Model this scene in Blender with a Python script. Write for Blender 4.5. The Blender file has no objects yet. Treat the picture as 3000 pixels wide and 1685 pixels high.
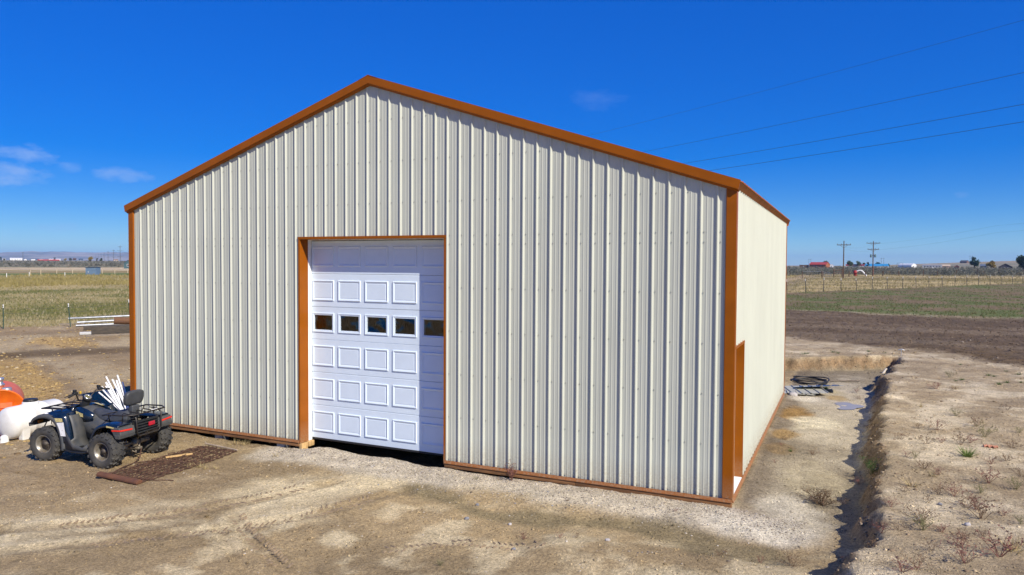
import bpy, bmesh, math, random
import numpy as np
from mathutils import Vector, Matrix

scene = bpy.context.scene
COL = scene.collection
R = math.radians

# ------------------------------------------------------------------ camera
cam_data = bpy.data.cameras.new("camera")
cam = bpy.data.objects.new("camera", cam_data)
COL.objects.link(cam)
CAM = Vector((13.593, -10.369, 3.330))
YAW, PITCH, ROLL = -0.43283, -0.03291, 0.0056
_f = Vector((math.sin(YAW) * math.cos(PITCH), math.cos(YAW) * math.cos(PITCH), math.sin(PITCH)))
_r = Vector((math.cos(YAW), -math.sin(YAW), 0.0))
_u = _r.cross(_f)
_rr = _r * math.cos(ROLL) + _u * math.sin(ROLL)
_ur = -_r * math.sin(ROLL) + _u * math.cos(ROLL)
cam.matrix_world = Matrix(((_rr.x, _ur.x, -_f.x, CAM.x), (_rr.y, _ur.y, -_f.y, CAM.y),
                           (_rr.z, _ur.z, -_f.z, CAM.z), (0, 0, 0, 1)))
cam_data.sensor_width = 36.0
cam_data.lens = 25.326
cam_data.clip_start = 0.05
cam_data.clip_end = 60000.0
scene.camera = cam

# ------------------------------------------------------------------ light
SUN = Vector((2.07, -1.0, 1.80)).normalized()          # towards the sun
SUN_EL = math.asin(SUN.z)
SUN_ROT = math.atan2(SUN.x, SUN.y)
sun_data = bpy.data.lights.new("sun", 'SUN')
sun_data.energy = 5.0
sun_data.angle = R(0.5)
sun_data.color = (1.0, 0.925, 0.80)
sun = bpy.data.objects.new("sun", sun_data)
COL.objects.link(sun)
sun.rotation_euler = SUN.to_track_quat('Z', 'Y').to_euler()
sun.location = (30, -20, 30)

world = bpy.data.worlds.new("World")
scene.world = world
world.use_nodes = True


def build_world():
    nt = world.node_tree
    nt.nodes.clear()
    N, L = nt.nodes, nt.links
    out = N.new("ShaderNodeOutputWorld")
    bg = N.new("ShaderNodeBackground")
    L.new(bg.outputs[0], out.inputs[0])
    sky = N.new("ShaderNodeTexSky")
    sky.sky_type = 'NISHITA'
    sky.sun_disc = False
    sky.sun_elevation = SUN_EL
    sky.sun_rotation = SUN_ROT
    sky.altitude = 0
    sky.air_density = 0.7
    sky.dust_density = 0.0
    sky.ozone_density = 6.0
    # grade: deeper, more saturated blue overhead, pale at the horizon
    sc = N.new("ShaderNodeVectorMath"); sc.operation = 'SCALE'; sc.inputs[3].default_value = 0.1
    L.new(sky.outputs[0], sc.inputs[0])
    gm = N.new("ShaderNodeGamma"); gm.inputs[1].default_value = 1.6
    L.new(sc.outputs[0], gm.inputs[0])
    sp = N.new("ShaderNodeSeparateColor"); sp.mode = 'HSV'; L.new(gm.outputs[0], sp.inputs[0])
    pw = N.new("ShaderNodeMath"); pw.operation = 'POWER'; L.new(sp.outputs[2], pw.inputs[0]); pw.inputs[1].default_value = SKY_FLAT
    vs = N.new("ShaderNodeMath"); vs.operation = 'MULTIPLY'; L.new(pw.outputs[0], vs.inputs[0]); vs.inputs[1].default_value = 10.0
    ss = N.new("ShaderNodeMath"); ss.operation = 'MULTIPLY'; ss.use_clamp = True; L.new(sp.outputs[1], ss.inputs[0]); ss.inputs[1].default_value = SKY_SAT
    hs = N.new("ShaderNodeMath"); hs.operation = 'ADD'; L.new(sp.outputs[0], hs.inputs[0]); hs.inputs[1].default_value = SKY_HUE
    pos = N.new("ShaderNodeCombineColor"); pos.mode = 'HSV'
    L.new(hs.outputs[0], pos.inputs[0]); L.new(ss.outputs[0], pos.inputs[1]); L.new(vs.outputs[0], pos.inputs[2])

    # thin clouds: a few soft patches low in the sky, broken up by noise
    tc = N.new("ShaderNodeTexCoord")
    def math_(op, a, b=None, clamp=False):
        m = N.new("ShaderNodeMath"); m.operation = op; m.use_clamp = clamp
        for i, v in enumerate((a, b)):
            if v is None: continue
            if isinstance(v, (int, float)): m.inputs[i].default_value = v
            else: L.new(v, m.inputs[i])
        return m.outputs[0]
    nz = N.new("ShaderNodeTexNoise"); nz.inputs['Scale'].default_value = 42.0
    nz.inputs['Detail'].default_value = 5.0; nz.inputs['Roughness'].default_value = 0.6
    mp = N.new("ShaderNodeMapping"); mp.inputs['Scale'].default_value = (1, 1, 2.6)
    L.new(tc.outputs['Generated'], mp.inputs[0]); L.new(mp.outputs[0], nz.inputs[0])
    nval = nz.outputs[0]
    sep = N.new("ShaderNodeSeparateXYZ"); L.new(tc.outputs['Generated'], sep.inputs[0])
    az = math_('ARCTAN2', sep.outputs[0], sep.outputs[1])
    el = math_('ARCSINE', sep.outputs[2])
    total = None
    #        azimuth, elevation, half width, half height, strength   (degrees)
    for a, e, w, h, s in CLOUDS:
        da = math_('DIVIDE', math_('SUBTRACT', az, R(a)), R(w))
        de = math_('DIVIDE', math_('SUBTRACT', el, R(e)), R(h))
        d2 = math_('ADD', math_('MULTIPLY', da, da), math_('MULTIPLY', de, de))
        m = math_('SUBTRACT', 1.15, d2)
        m = math_('ADD', m, math_('MULTIPLY', math_('SUBTRACT', nval, 0.52), 3.2))
        m = math_('MULTIPLY', math_('MULTIPLY', m, 0.75, True), s)
        m = math_('MULTIPLY', m, math_('SUBTRACT', 2.4, d2, True))
        total = m if total is None else math_('MAXIMUM', total, m)
    mix = N.new("ShaderNodeMix"); mix.data_type = 'RGBA'
    L.new(total, mix.inputs[0]); L.new(pos.outputs[0], mix.inputs[6])
    mix.inputs[7].default_value = (3.6, 5.4, 9.6, 1)
    L.new(mix.outputs[2], bg.inputs[0])
    bg.inputs[1].default_value = SKY_STRENGTH


SKY_STRENGTH = 0.078
SKY_SAT = 1.16
SKY_FLAT = 0.27
SKY_HUE = 0.005
CLOUDS = [(-58.6, 7.0, 1.7, 0.75, 0.50), (-59.8, 5.6, 2.4, 0.85, 0.55), (-53.2, 6.0, 2.0, 0.5, 0.40),
          (-49.3, 5.3, 1.2, 0.4, 0.40), (-56.2, 6.3, 0.7, 0.4, 0.3), (-57.0, 2.3, 1.6, 0.35, 0.28), (-51.5, 2.1, 1.0, 0.25, 0.2),
          (-18.2, 12.6, 2.3, 0.8, 0.10), (7.0, 4.8, 0.5, 0.25, 0.2),
          (-75, 7.5, 4, 1.0, 0.5), (-88, 5.5, 5, 1.2, 0.5), (40, 9, 4, 0.9, 0.3)]
build_world()

scene.view_settings.view_transform = 'Standard'
scene.view_settings.look = 'None'
scene.view_settings.gamma = 1.0
scene.view_settings.use_curve_mapping = False
scene.view_settings.exposure = 0.32
scene.render.engine = 'CYCLES'
scene.cycles.use_denoising = True
scene.cycles.max_bounces = 6
scene.cycles.transparent_max_bounces = 8
scene.cycles.volume_bounces = 0

# ------------------------------------------------------------------ helpers
rng = random.Random(7)
MATS = {}


def tag(o, label=None, cat=None, group=None, kind=None):
    if label: o["label"] = label
    if cat: o["category"] = cat
    if group: o["group"] = group
    if kind: o["kind"] = kind
    return o


def empty(name, loc=(0, 0, 0), rz=0.0, label=None, cat=None, group=None, kind=None):
    o = bpy.data.objects.new(name, None)
    o.empty_display_size = 0.2
    COL.objects.link(o)
    o.location = loc
    o.rotation_euler = (0, 0, rz)
    return tag(o, label, cat, group, kind)


class MB:
    """collects geometry for one mesh object"""
    def __init__(s):
        s.v, s.f, s.sm = [], [], []

    def add(s, verts, faces, smooth=False):
        n = len(s.v)
        s.v.extend(tuple(map(float, p)) for p in verts)
        s.f.extend(tuple(i + n for i in f) for f in faces)
        s.sm.extend([smooth] * len(faces))
        return s

    def box(s, x0, x1, y0, y1, z0, z1):
        v = [(x0, y0, z0), (x1, y0, z0), (x1, y1, z0), (x0, y1, z0), (x0, y0, z1), (x1, y0, z1), (x1, y1, z1), (x0, y1, z1)]
        return s.add(v, [(0, 3, 2, 1), (4, 5, 6, 7), (0, 1, 5, 4), (1, 2, 6, 5), (2, 3, 7, 6), (3, 0, 4, 7)])

    def obox(s, c, size, m=None):
        """box of given size centred at c, turned by 3x3 matrix m"""
        v = []
        for k in ((-1, -1, -1), (1, -1, -1), (1, 1, -1), (-1, 1, -1), (-1, -1, 1), (1, -1, 1), (1, 1, 1), (-1, 1, 1)):
            p = Vector((k[0] * size[0] / 2, k[1] * size[1] / 2, k[2] * size[2] / 2))
            if m is not None: p = m @ p
            v.append(p + Vector(c))
        return s.add(v, [(0, 3, 2, 1), (4, 5, 6, 7), (0, 1, 5, 4), (1, 2, 6, 5), (2, 3, 7, 6), (3, 0, 4, 7)])

    def cbox(s, x0, x1, y0, y1, z0, z1, b=0.01):
        """box with chamfered edges"""
        bm = bmesh.new()
        bmesh.ops.create_cube(bm, size=1.0)
        for v in bm.verts:
            v.co = Vector(((x0 + x1) / 2 + v.co.x * (x1 - x0), (y0 + y1) / 2 + v.co.y * (y1 - y0), (z0 + z1) / 2 + v.co.z * (z1 - z0)))
        bmesh.ops.bevel(bm, geom=bm.edges[:], offset=b, segments=2, affect='EDGES', profile=0.6)
        return s.from_bm(bm)

    def from_bm(s, bm, smooth=True, m=None):
        bm.verts.index_update()
        vs = [(m @ v.co) if m is not None else v.co.copy() for v in bm.verts]
        fs = [tuple(v.index for v in f.verts) for f in bm.faces]
        bm.free()
        return s.add(vs, fs, smooth)

    def tube(s, pts, r, n=8, cap=True, smooth=True, closed=False):
        pts = [Vector(p) for p in pts]
        rs = r if isinstance(r, (list, tuple)) else [r] * len(pts)
        vs, fs = [], []
        m = len(pts)
        up = None
        for i, p in enumerate(pts):
            a = pts[i - 1] if (i > 0 or closed) else pts[i]
            b = pts[(i + 1) % m] if (i < m - 1 or closed) else pts[i]
            d = (b - a)
            d = d.normalized() if d.length > 1e-9 else Vector((0, 0, 1))
            if up is None:
                up = Vector((0, 0, 1)) if abs(d.z) < 0.9 else Vector((1, 0, 0))
            x = d.cross(up)
            if x.length < 1e-6: x = d.cross(Vector((0, 1, 0.3)))
            x.normalize()
            y = x.cross(d).normalized()
            up = y
            for k in range(n):
                t = 2 * math.pi * k / n
                vs.append(p + x * (rs[i] * math.cos(t)) + y * (rs[i] * math.sin(t)))
        rings = m if closed else m - 1
        for i in range(rings):
            j = (i + 1) % m
            for k in range(n):
                fs.append((i * n + k, i * n + (k + 1) % n, j * n + (k + 1) % n, j * n + k))
        s.add(vs, fs, smooth)
        if cap and not closed:
            s.add([vs[k] for k in range(n)], [tuple(range(n))[::-1]])
            s.add([vs[(m - 1) * n + k] for k in range(n)], [tuple(range(n))])
        return s

    def lathe(s, prof, n=24, m=None, smooth=True, closed=False):
        """prof: list of (radius, height); revolved about local z"""
        vs, fs = [], []
        for (r, h) in prof:
            for k in range(n):
                t = 2 * math.pi * k / n
                p = Vector((r * math.cos(t), r * math.sin(t), h))
                vs.append(m @ p if m is not None else p)
        q = len(prof)
        for i in range(q if closed else q - 1):
            j = (i + 1) % q
            for k in range(n):
                fs.append((i * n + k, i * n + (k + 1) % n, j * n + (k + 1) % n, j * n + k))
        return s.add(vs, fs, smooth)

    def prism(s, poly, axis, a, b, smooth=False):
        """poly of 2-D points extruded along axis ('x','y','z') from a to b"""
        def P(u, w, t):
            return {'x': (t, u, w), 'y': (u, t, w), 'z': (u, w, t)}[axis]
        n = len(poly)
        vs = [P(u, w, a) for u, w in poly] + [P(u, w, b) for u, w in poly]
        fs = [tuple(range(n))[::-1], tuple(range(n, 2 * n))]
        for i in range(n):
            fs.append((i, (i + 1) % n, n + (i + 1) % n, n + i))
        return s.add(vs, fs, smooth)

    def sheet(s, rows, smooth=True, thick=0.0, direction=None):
        """loft through rows of equal length; thick > 0 closes it to a slab"""
        m, n = len(rows), len(rows[0])
        vs = [Vector(p) for r in rows for p in r]
        fs = [(i * n + k, i * n + k + 1, (i + 1) * n + k + 1, (i + 1) * n + k) for i in range(m - 1) for k in range(n - 1)]
        if thick:
            bm = bmesh.new()
            bv = [bm.verts.new(p) for p in vs]
            for f in fs: bm.faces.new([bv[i] for i in f])
            bm.normal_update()
            bmesh.ops.recalc_face_normals(bm, faces=bm.faces[:])
            bmesh.ops.solidify(bm, geom=bm.faces[:], thickness=thick)
            return s.from_bm(bm, smooth)
        return s.add(vs, fs, smooth)

    def mesh(s, name):
        me = bpy.data.meshes.new(name)
        me.from_pydata(s.v, [], s.f)
        me.polygons.foreach_set("use_smooth", s.sm)
        me.update()
        return me

    def build(s, name, mat, parent=None, loc=None, fix=True, bevel=0.0):
        me = s.mesh(name)
        if fix:
            bm = bmesh.new(); bm.from_mesh(me)
            bmesh.ops.recalc_face_normals(bm, faces=bm.faces[:])
            bm.to_mesh(me); bm.free()
        me.materials.append(mat)
        o = bpy.data.objects.new(name, me)
        COL.objects.link(o)
        if parent is not None: o.parent = parent
        if loc is not None: o.location = loc
        if bevel:
            bv = o.modifiers.new("bevel", 'BEVEL'); bv.width = bevel; bv.segments = 2; bv.limit_method = 'ANGLE'; bv.angle_limit = R(40)
        return o


def copy_tree(o, parent=None):
    c = o.copy()
    COL.objects.link(c)
    c.parent = parent
    for ch in list(o.children):
        copy_tree(ch, c)
    return c


def instance(me, name, mat=None, parent=None, loc=(0, 0, 0), rot=(0, 0, 0), scale=(1, 1, 1)):
    o = bpy.data.objects.new(name, me)
    if mat is not None and not me.materials: me.materials.append(mat)
    COL.objects.link(o)
    o.parent = parent
    o.location = loc; o.rotation_euler = rot; o.scale = scale
    return o


def mat(name, color, rough=0.6, metal=0.0, spec=0.5, var=0.0, vscale=6.0, var2=None, bump=0.0, bscale=40.0,
        coat=0.0, detail=4.0, stretch=(1, 1, 1), rvar=0.0, translucent=0.0, trans=0.0, mix2=0.5, sharp=0.0):
    """principled material with procedural colour variation, roughness variation and fine bump (object coordinates)"""
    if name in MATS: return MATS[name]
    m = bpy.data.materials.new(name)
    m.use_nodes = True
    nt = m.node_tree
    N, L = nt.nodes, nt.links
    p = N["Principled BSDF"]
    p.inputs['Base Color'].default_value = (*color, 1)
    p.inputs['Roughness'].default_value = rough
    p.inputs['Metallic'].default_value = metal
    p.inputs['Specular IOR Level'].default_value = spec
    if coat: p.inputs['Coat Weight'].default_value = coat; p.inputs['Coat Roughness'].default_value = 0.08
    if trans: p.inputs['Transmission Weight'].default_value = trans
    tc = N.new("ShaderNodeTexCoord")
    mp = N.new("ShaderNodeMapping"); mp.inputs['Scale'].default_value = stretch
    L.new(tc.outputs['Object'], mp.inputs[0])
    if var or var2 is not None:
        nz = N.new("ShaderNodeTexNoise"); nz.inputs['Scale'].default_value = vscale; nz.inputs['Detail'].default_value = detail
        nz.inputs['Roughness'].default_value = 0.62
        L.new(mp.outputs[0], nz.inputs[0])
        mx = N.new("ShaderNodeMix"); mx.data_type = 'RGBA'
        lo = var2 if var2 is not None else tuple(c * (1 - var) for c in color)
        mx.inputs[6].default_value = (*color, 1) if var2 is not None else (*[min(1, c * (1 + var * 0.6)) for c in color], 1)
        mx.inputs[7].default_value = (*lo, 1)
        mr = N.new("ShaderNodeMapRange"); mr.clamp = True
        mr.inputs['From Min'].default_value = mix2 - 0.16 + sharp * 0.14; mr.inputs['From Max'].default_value = mix2 + 0.16 - sharp * 0.14
        L.new(nz.outputs[0], mr.inputs['Value']); L.new(mr.outputs[0], mx.inputs[0])
        L.new(mx.outputs[2], p.inputs['Base Color'])
        if rvar:
            rr = N.new("ShaderNodeMapRange")
            rr.inputs['From Min'].default_value = 0.3; rr.inputs['From Max'].default_value = 0.7
            rr.inputs['To Min'].default_value = max(0.02, rough - rvar); rr.inputs['To Max'].default_value = min(1, rough + rvar)
            L.new(nz.outputs[0], rr.inputs['Value']); L.new(rr.outputs[0], p.inputs['Roughness'])
    if bump:
        nb = N.new("ShaderNodeTexNoise"); nb.inputs['Scale'].default_value = bscale; nb.inputs['Detail'].default_value = 3.0
        L.new(mp.outputs[0], nb.inputs[0])
        bp = N.new("ShaderNodeBump"); bp.inputs['Strength'].default_value = bump; bp.inputs['Distance'].default_value = 0.01
        L.new(nb.outputs[0], bp.inputs['Height']); L.new(bp.outputs[0], p.inputs['Normal'])
    if translucent:
        tr = N.new("ShaderNodeBsdfTranslucent"); tr.inputs[0].default_value = (*color, 1)
        ms = N.new("ShaderNodeMixShader"); ms.inputs[0].default_value = translucent
        L.new(p.outputs[0], ms.inputs[1]); L.new(tr.outputs[0], ms.inputs[2])
        L.new(ms.outputs[0], N["Material Output"].inputs[0])
    MATS[name] = m
    return m


# ---- lattice noise for terrain
def _hash(ix, iy, seed):
    h = (ix.astype(np.int64) * 374761393 + iy.astype(np.int64) * 668265263 + seed * 1442695041) & 0xFFFFFFFF
    h = ((h ^ (h >> 13)) * 1274126177) & 0xFFFFFFFF
    h = h ^ (h >> 16)
    return (h & 0xFFFF) / 65535.0


def vnoise(x, y, seed=0):
    xi, yi = np.floor(x), np.floor(y)
    fx, fy = x - xi, y - yi
    ux, uy = fx * fx * fx * (fx * (fx * 6 - 15) + 10), fy * fy * fy * (fy * (fy * 6 - 15) + 10)
    a, b = _hash(xi, yi, seed), _hash(xi + 1, yi, seed)
    c, d = _hash(xi, yi + 1, seed), _hash(xi + 1, yi + 1, seed)
    return (a * (1 - ux) + b * ux) * (1 - uy) + (c * (1 - ux) + d * ux) * uy


def fbm(x, y, scale, octv=4, seed=0, gain=0.5):
    """0..1, about 0.5"""
    s = np.zeros_like(x, dtype=float); a, t = 1.0, 0.0
    for i in range(octv):
        f = scale * 2 ** i
        s += a * vnoise(x * f + 17.3 * i, y * f - 9.1 * i, seed + i * 31); t += a; a *= gain
    return s / t


def sstep(a, b, x):
    t = np.clip((x - a) / (b - a), 0, 1)
    return t * t * (3 - 2 * t)


def polydist(x, y, pts):
    d = np.full(x.shape, 1e9)
    for (ax, ay), (bx, by) in zip(pts[:-1], pts[1:]):
        dx, dy = bx - ax, by - ay
        t = np.clip(((x - ax) * dx + (y - ay) * dy) / (dx * dx + dy * dy), 0, 1)
        d = np.minimum(d, np.hypot(x - ax - t * dx, y - ay - t * dy))
    return d
# ================================================================== ground
W_B, L_B = 12.192, 9.45           # barn plan, front wall on y = 0, right wall on x = W_B
_fx = [-30, -5, 1.1, 2.5, 3.9, 4.3, 4.65, 5.1, 5.5, 5.9, 6.5, 7.2, 7.6, 8.8, 10.5, 12.1, 12.7, 14, 30]
_fz = [-.15, -.15, -.125, -.15, -.15, -.14, -.10, -.03, -.045, -.07, -.07, -.105, -.09, -.095, -.055, -.06, -.11, -.12, -.12]
_by = [-30, -6, -2.7, -1.0, 0.0, 1.7, 4.1, 7.7, 11.5, 14.0, 15.6, 40]
_bx = [13.3, 13.4, 13.76, 14.03, 14.13, 14.17, 14.30, 14.5, 14.72, 14.95, 15.3, 15.5]


def bank_mask(x, y):
    """0 on the dug-out pad, 1 on the higher ground right of and behind it"""
    w = (fbm(x, y, 0.9, 4, 11) - 0.5) * 0.55 + (fbm(x, y, 3.5, 3, 12) - 0.5) * 0.22
    bx = np.interp(y, _by, _bx)
    soft = 0.30 + 0.12 * sstep(0, 6, y)
    m1 = sstep(-soft, 0.06, x - bx + w * 0.8)
    yb = 14.6 + (x - 11.87) * 0.70                        # back bank line
    w2 = (fbm(x, y, 2.6, 3, 13) - 0.5) * 0.7
    m2 = sstep(-0.24, 0.05, y - yb + w * 1.1 + w2 * 0.6)
    m2 = m2 * sstep(2.0, 8.0, x)
    return np.maximum(m1, m2)


def far_rise(x, y):
    d = np.hypot(x - CAM.x, y - CAM.y)
    a = np.degrees(np.arctan2(x - CAM.x, y - CAM.y))
    z = 1.7 * sstep(250, 1000, d)
    z = z + (fbm(x, y, 0.004, 3, 3) - 0.5) * 1.2 * sstep(150, 700, d)
    hill = np.clip((a - 0.5) / 11.0, 0, 1.25) * (1 - sstep(60, 100, a))
    z = z + hill * 20.0 * sstep(1000, 2500, d) * (0.88 + 0.24 * fbm(x, y, 0.0012, 3, 8))
    lefthump = sstep(-95, -70, a) * (1 - sstep(-50, -40, a))
    z = z + lefthump * 3.4 * sstep(500, 2000, d)
    return z


def ground_z(x, y, micro=True):
    x = np.asarray(x, float); y = np.asarray(y, float)
    d = np.hypot(x - CAM.x, y - CAM.y)
    zf = np.interp(x, _fx, _fz)
    drop = -0.34 * (1 - sstep(-4.2, 1.6, x)) * sstep(-9.0, -3.5, y)
    zf = zf + drop * 0.6
    base = -0.13 + drop + (fbm(x, y, 0.22, 3, 5) - 0.5) * 0.10
    k = 1 - sstep(0.2, 2.4, np.abs(np.minimum(y, 0)))
    inside = (1 - sstep(-0.8, 0.0, -x)) * (1 - sstep(0.0, 0.9, x - W_B))
    pad = zf * k + base * (1 - k)
    # damp wash in front of the barn, draining to the right
    wash = polydist(x, y, [(7.6, -1.05), (9.2, -1.45), (10.3, -1.4), (11.1, -1.15), (12.0, -1.3), (12.7, -1.35), (13.3, -0.6), (13.6, 1.5)])
    pad = pad - 0.045 * (1 - sstep(0.1, 0.62, wash))
    # low ridge of pushed-up dirt in front of the wash
    rid = polydist(x, y, [(10.6, -2.35), (11.5, -2.35), (12.4, -2.15), (13.3, -2.2)])
    pad = pad + 0.10 * (1 - sstep(0.05, 0.7, rid))
    # left yard stays level, field slightly humped
    left = sstep(-18, -30, x) * 0 + (1 - sstep(-34, -22, x))
    pad = pad + left * ((fbm(x, y, 0.05, 3, 21) - 0.5) * 0.7)
    # earth floor inside the barn lies lower than the yard
    fl_ = sstep(0.02, 0.16, y) * (1 - sstep(L_B - .2, L_B - .05, y)) * sstep(.02, .16, x) * (1 - sstep(W_B - .16, W_B - .02, x))
    pad = pad - .34 * fl_
    bm_ = bank_mask(x, y)
    high = 0.31 + (fbm(x, y, 0.3, 3, 6) - 0.5) * 0.10
    z = pad * (1 - bm_) + high * bm_
    z = z + far_rise(x, y)
    if micro:
        near = 1 - sstep(30, 90, d)
        edge = 4 * bm_ * (1 - bm_)
        z = z + near * ((fbm(x, y, 1.7, 4, 41) - 0.5) * 0.045 + (fbm(x, y, 6.0, 2, 42) - 0.5) * 0.030)
        z = z + near * edge * ((fbm(x, y, 2.2, 3, 43) - 0.5) * 0.42 + (fbm(x, y, 7.0, 2, 44) - 0.5) * 0.16)
        soil = bm_ * soil_mask(x, y)
        z = z + near * soil * (fbm(x, y, 4.0, 3, 45) - 0.5) * 0.12
        # tyre ruts
        for pts, wd in RUTS:
            dd = polydist(x, y, pts)
            z = z - 0.022 * (1 - sstep(wd * 0.4, wd, dd)) * (0.4 + 1.2 * fbm(x, y, 2.2, 2, 46))
            z = z + 0.014 * (1 - sstep(0.0, wd * 0.7, np.abs(dd - wd * 1.25)))
    return z


RUTS = [([(6.4, -1.4), (6.05, -2.3), (5.6, -3.1), (4.9, -4.0), (3.5, -5.2)], 0.16),
        ([(7.6, -1.2), (7.2, -2.4), (6.5, -3.4), (5.4, -4.6), (4.2, -5.6)], 0.16),
        ([(6.15, -3.2), (6.9, -3.65), (7.9, -4.15)], 0.10), ([(5.9, -3.35), (6.7, -3.85), (7.6, -4.4)], 0.07),
        ([(2.0, -3.0), (0.0, -3.0), (-3.0, -2.2), (-8, 0.5), (-14, 5.0), (-20, 9)], 0.22)]


def soil_mask(x, y):
    """tilled dark soil on the right, behind the bank"""
    w = (fbm(x, y, 0.25, 4, 51) - 0.5)
    n1 = sstep(16.9, 18.6, (y * 0.93 + (x - 15) * 0.62) + w * 3.0)          # near edge runs diagonally
    n2 = 1 - sstep(39.0, 43.0, y + (x - 15) * 0.25 + w * 6)
    return n1 * n2 * sstep(4, 9, x)


def axis(lo_end, lo, hi, hi_end, step, g0, g1):
    a = list(np.arange(lo, hi + step / 2, step))
    s, p = step, lo
    left = []
    while p > lo_end:
        s *= g0; p -= s; left.append(p)
    s, p = step, a[-1]
    right = []
    while p < hi_end:
        s *= g1; p += s; right.append(p)
    return np.array(left[::-1] + a + right)


def ground_albedo(X, Y):
    """colours of the different earths and plant covers, as they would be under even light"""
    x, y = X, Y
    d = np.hypot(x - CAM.x, y - CAM.y)
    n1 = fbm(x, y, 0.55, 5, 61); n2 = fbm(x, y, 1.9, 4, 62); n3 = fbm(x, y, 6.0, 3, 63); nL = fbm(x, y, 0.09, 4, 64)
    st = fbm(x * 0.9 + y * 0.5, (y - x * 0.35) * 3.2, 0.6, 4, 65)        # streaks along the drive direction
    def C(*c): return np.array(c, float)[None, None, :]
    def mixc(a, b, t): return a * (1 - t[..., None]) + b * t[..., None]
    dirt = C(.325, .252, .160); pale = C(.62, .54, .40); damp = C(.215, .178, .112); gravel = C(.52, .475, .415)
    col = mixc(dirt * 0.80, dirt * 1.12, sstep(.3, .7, n1))
    col = mixc(col, pale * 0.85, 0.62 * sstep(.54, .72, n2 * 0.45 + st * 0.55))
    # pale wheel path from the door to the lower left
    dd = polydist(x, y, [(7.0, -0.2), (6.6, -1.3), (5.9, -2.4), (5.3, -3.5), (4.4, -4.6), (3.0, -6.0)])
    t = (1 - sstep(0.25, 0.95, dd + (n1 - .5) * 1.3)) * sstep(.28, .55, st * 0.5 + n2 * 0.5)
    col = mixc(col, pale, 0.9 * t)
    # brown-grey worn dirt near and left of the quad bike
    t = (1 - sstep(0.7, 2.4, np.hypot((x - 2.0) * 0.6, y + 2.6) + (n1 - .5) * 1.4))
    col = mixc(col, C(.285, .215, .14) * (0.85 + 0.3 * n2[..., None]), 0.75 * t)
    # gravelly pale apron along the front wall and round the corner
    dg = polydist(x, y, [(4.2, -0.25), (7.6, -0.35), (9.5, -0.45), (11.5, -0.42), (12.5, -0.45), (13.0, -0.4)])
    t = 1 - sstep(0.30, 0.72, dg + (n1 - .5) * 0.9 + (n2 - .5) * 0.4)
    col = mixc(col, gravel * (0.72 + 0.56 * n3[..., None]), 0.95 * t)
    dg = polydist(x, y, [(12.3, -0.55), (12.8, -0.55), (13.1, 0.1)])
    t = 1 - sstep(0.25, 0.62, dg + (n1 - .5) * 0.8)
    col = mixc(col, C(.60, .57, .52) * (0.8 + 0.4 * n3[..., None]), 0.9 * t)
    # damp olive wash
    dw = polydist(x, y, [(7.7, -1.1), (9.2, -1.5), (10.3, -1.42), (11.1, -1.2), (12.0, -1.4), (12.7, -1.45)])
    t = 1 - sstep(0.22, 0.50, dw + (n1 - .5) * 0.9 + (n2 - .5) * 0.35)
    col = mixc(col, damp * (0.85 + 0.35 * n2[..., None]), 0.9 * t)
    for pts, wd in RUTS:
        t = (1 - sstep(wd * .3, wd * 1.2, polydist(x, y, pts))) * sstep(.35, .6, n2)
        col = mixc(col, C(.24, .18, .11) * np.ones_like(n1)[..., None], .55 * t)
    # foreground mottling
    t = sstep(.50, .68, n2) * (1 - sstep(-2.0, -1.2, y)) * (x > 6)
    col = mixc(col, pale * .95, 0.65 * t)
    # right pad: smooth dried mud, sand tongues, dark strip along the wall
    pm = sstep(12.2, 12.35, x) * sstep(-0.6, 0.5, y) * (1 - bank_mask(x, y))
    mud = mixc(C(.245, .212, .165) * (0.9 + .2 * n1[..., None]), C(.46, .415, .345) * np.ones_like(n1)[..., None], sstep(.45, .70, fbm(x, y, 0.5, 4, 71)))
    col = mixc(col, mud, 0.9 * pm)
    t = pm * (1 - sstep(0.18, 0.62, x - W_B + (n1 - .5) * 0.5)) * sstep(.0, .6, y)
    col = mixc(col, C(.155, .125, .095) * (0.8 + .4 * n3[..., None]), 0.8 * t)
    for (px, py, rx, ry, c, s) in [(12.62, 7.5, .38, .8, (.26, .16, .055), .9), (12.5, 5.0, .32, .5, (.30, .20, .085), .85), (12.55, 3.9, .3, .5, (.25, .17, .08), .6),
                                   (13.1, 6.6, .5, .7, (.62, .57, .46), .9), (12.75, 9.6, .5, .5, (.62, .58, .50), .8), (13.45, 10.2, .3, .6, (.36, .25, .10), .7),
                                   (12.9, 0.4, .55, .7, (.58, .55, .50), .7), (13.2, 2.2, .5, 1.2, (.42, .37, .27), .6), (13.35, -0.7, .5, .9, (.47, .42, .32), .6)]:
        t = 1 - sstep(0.55, 1.15, np.hypot((x - px) / rx, (y - py) / ry) + (n1 - .5) * 1.2 + (n2 - .5) * .8)
        col = mixc(col, C(*c) * (0.75 + .5 * n3[..., None]), s * t * pm)
    # bank face and high ground on the right
    bk = bank_mask(x, y)
    edge = 4 * bk * (1 - bk)
    top = mixc(C(.39, .315, .22) * (.85 + .3 * n1[..., None]), C(.60, .52, .40) * np.ones_like(n1)[..., None], sstep(.44, .68, n2 * .5 + fbm(x, y, .8, 4, 72) * .5))
    top = mixc(top, C(.27, .21, .14) * np.ones_like(n1)[..., None], 0.6 * sstep(.55, .72, fbm(x, y, 1.3, 4, 73)))
    col = mixc(col, top, bk * sstep(7, 10, x))
    col = mixc(col, C(.275, .190, .118) * (.35 + 1.3 * (n3 * .6 + n2 * .4)[..., None]), 0.85 * sstep(.15, .7, edge) * sstep(9, 11, x))
    so = bk * soil_mask(x, y)
    col = mixc(col, C(.100, .068, .041) * (.62 + .76 * (n2 * .5 + n3 * .5)[..., None]), .94 * so)
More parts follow.
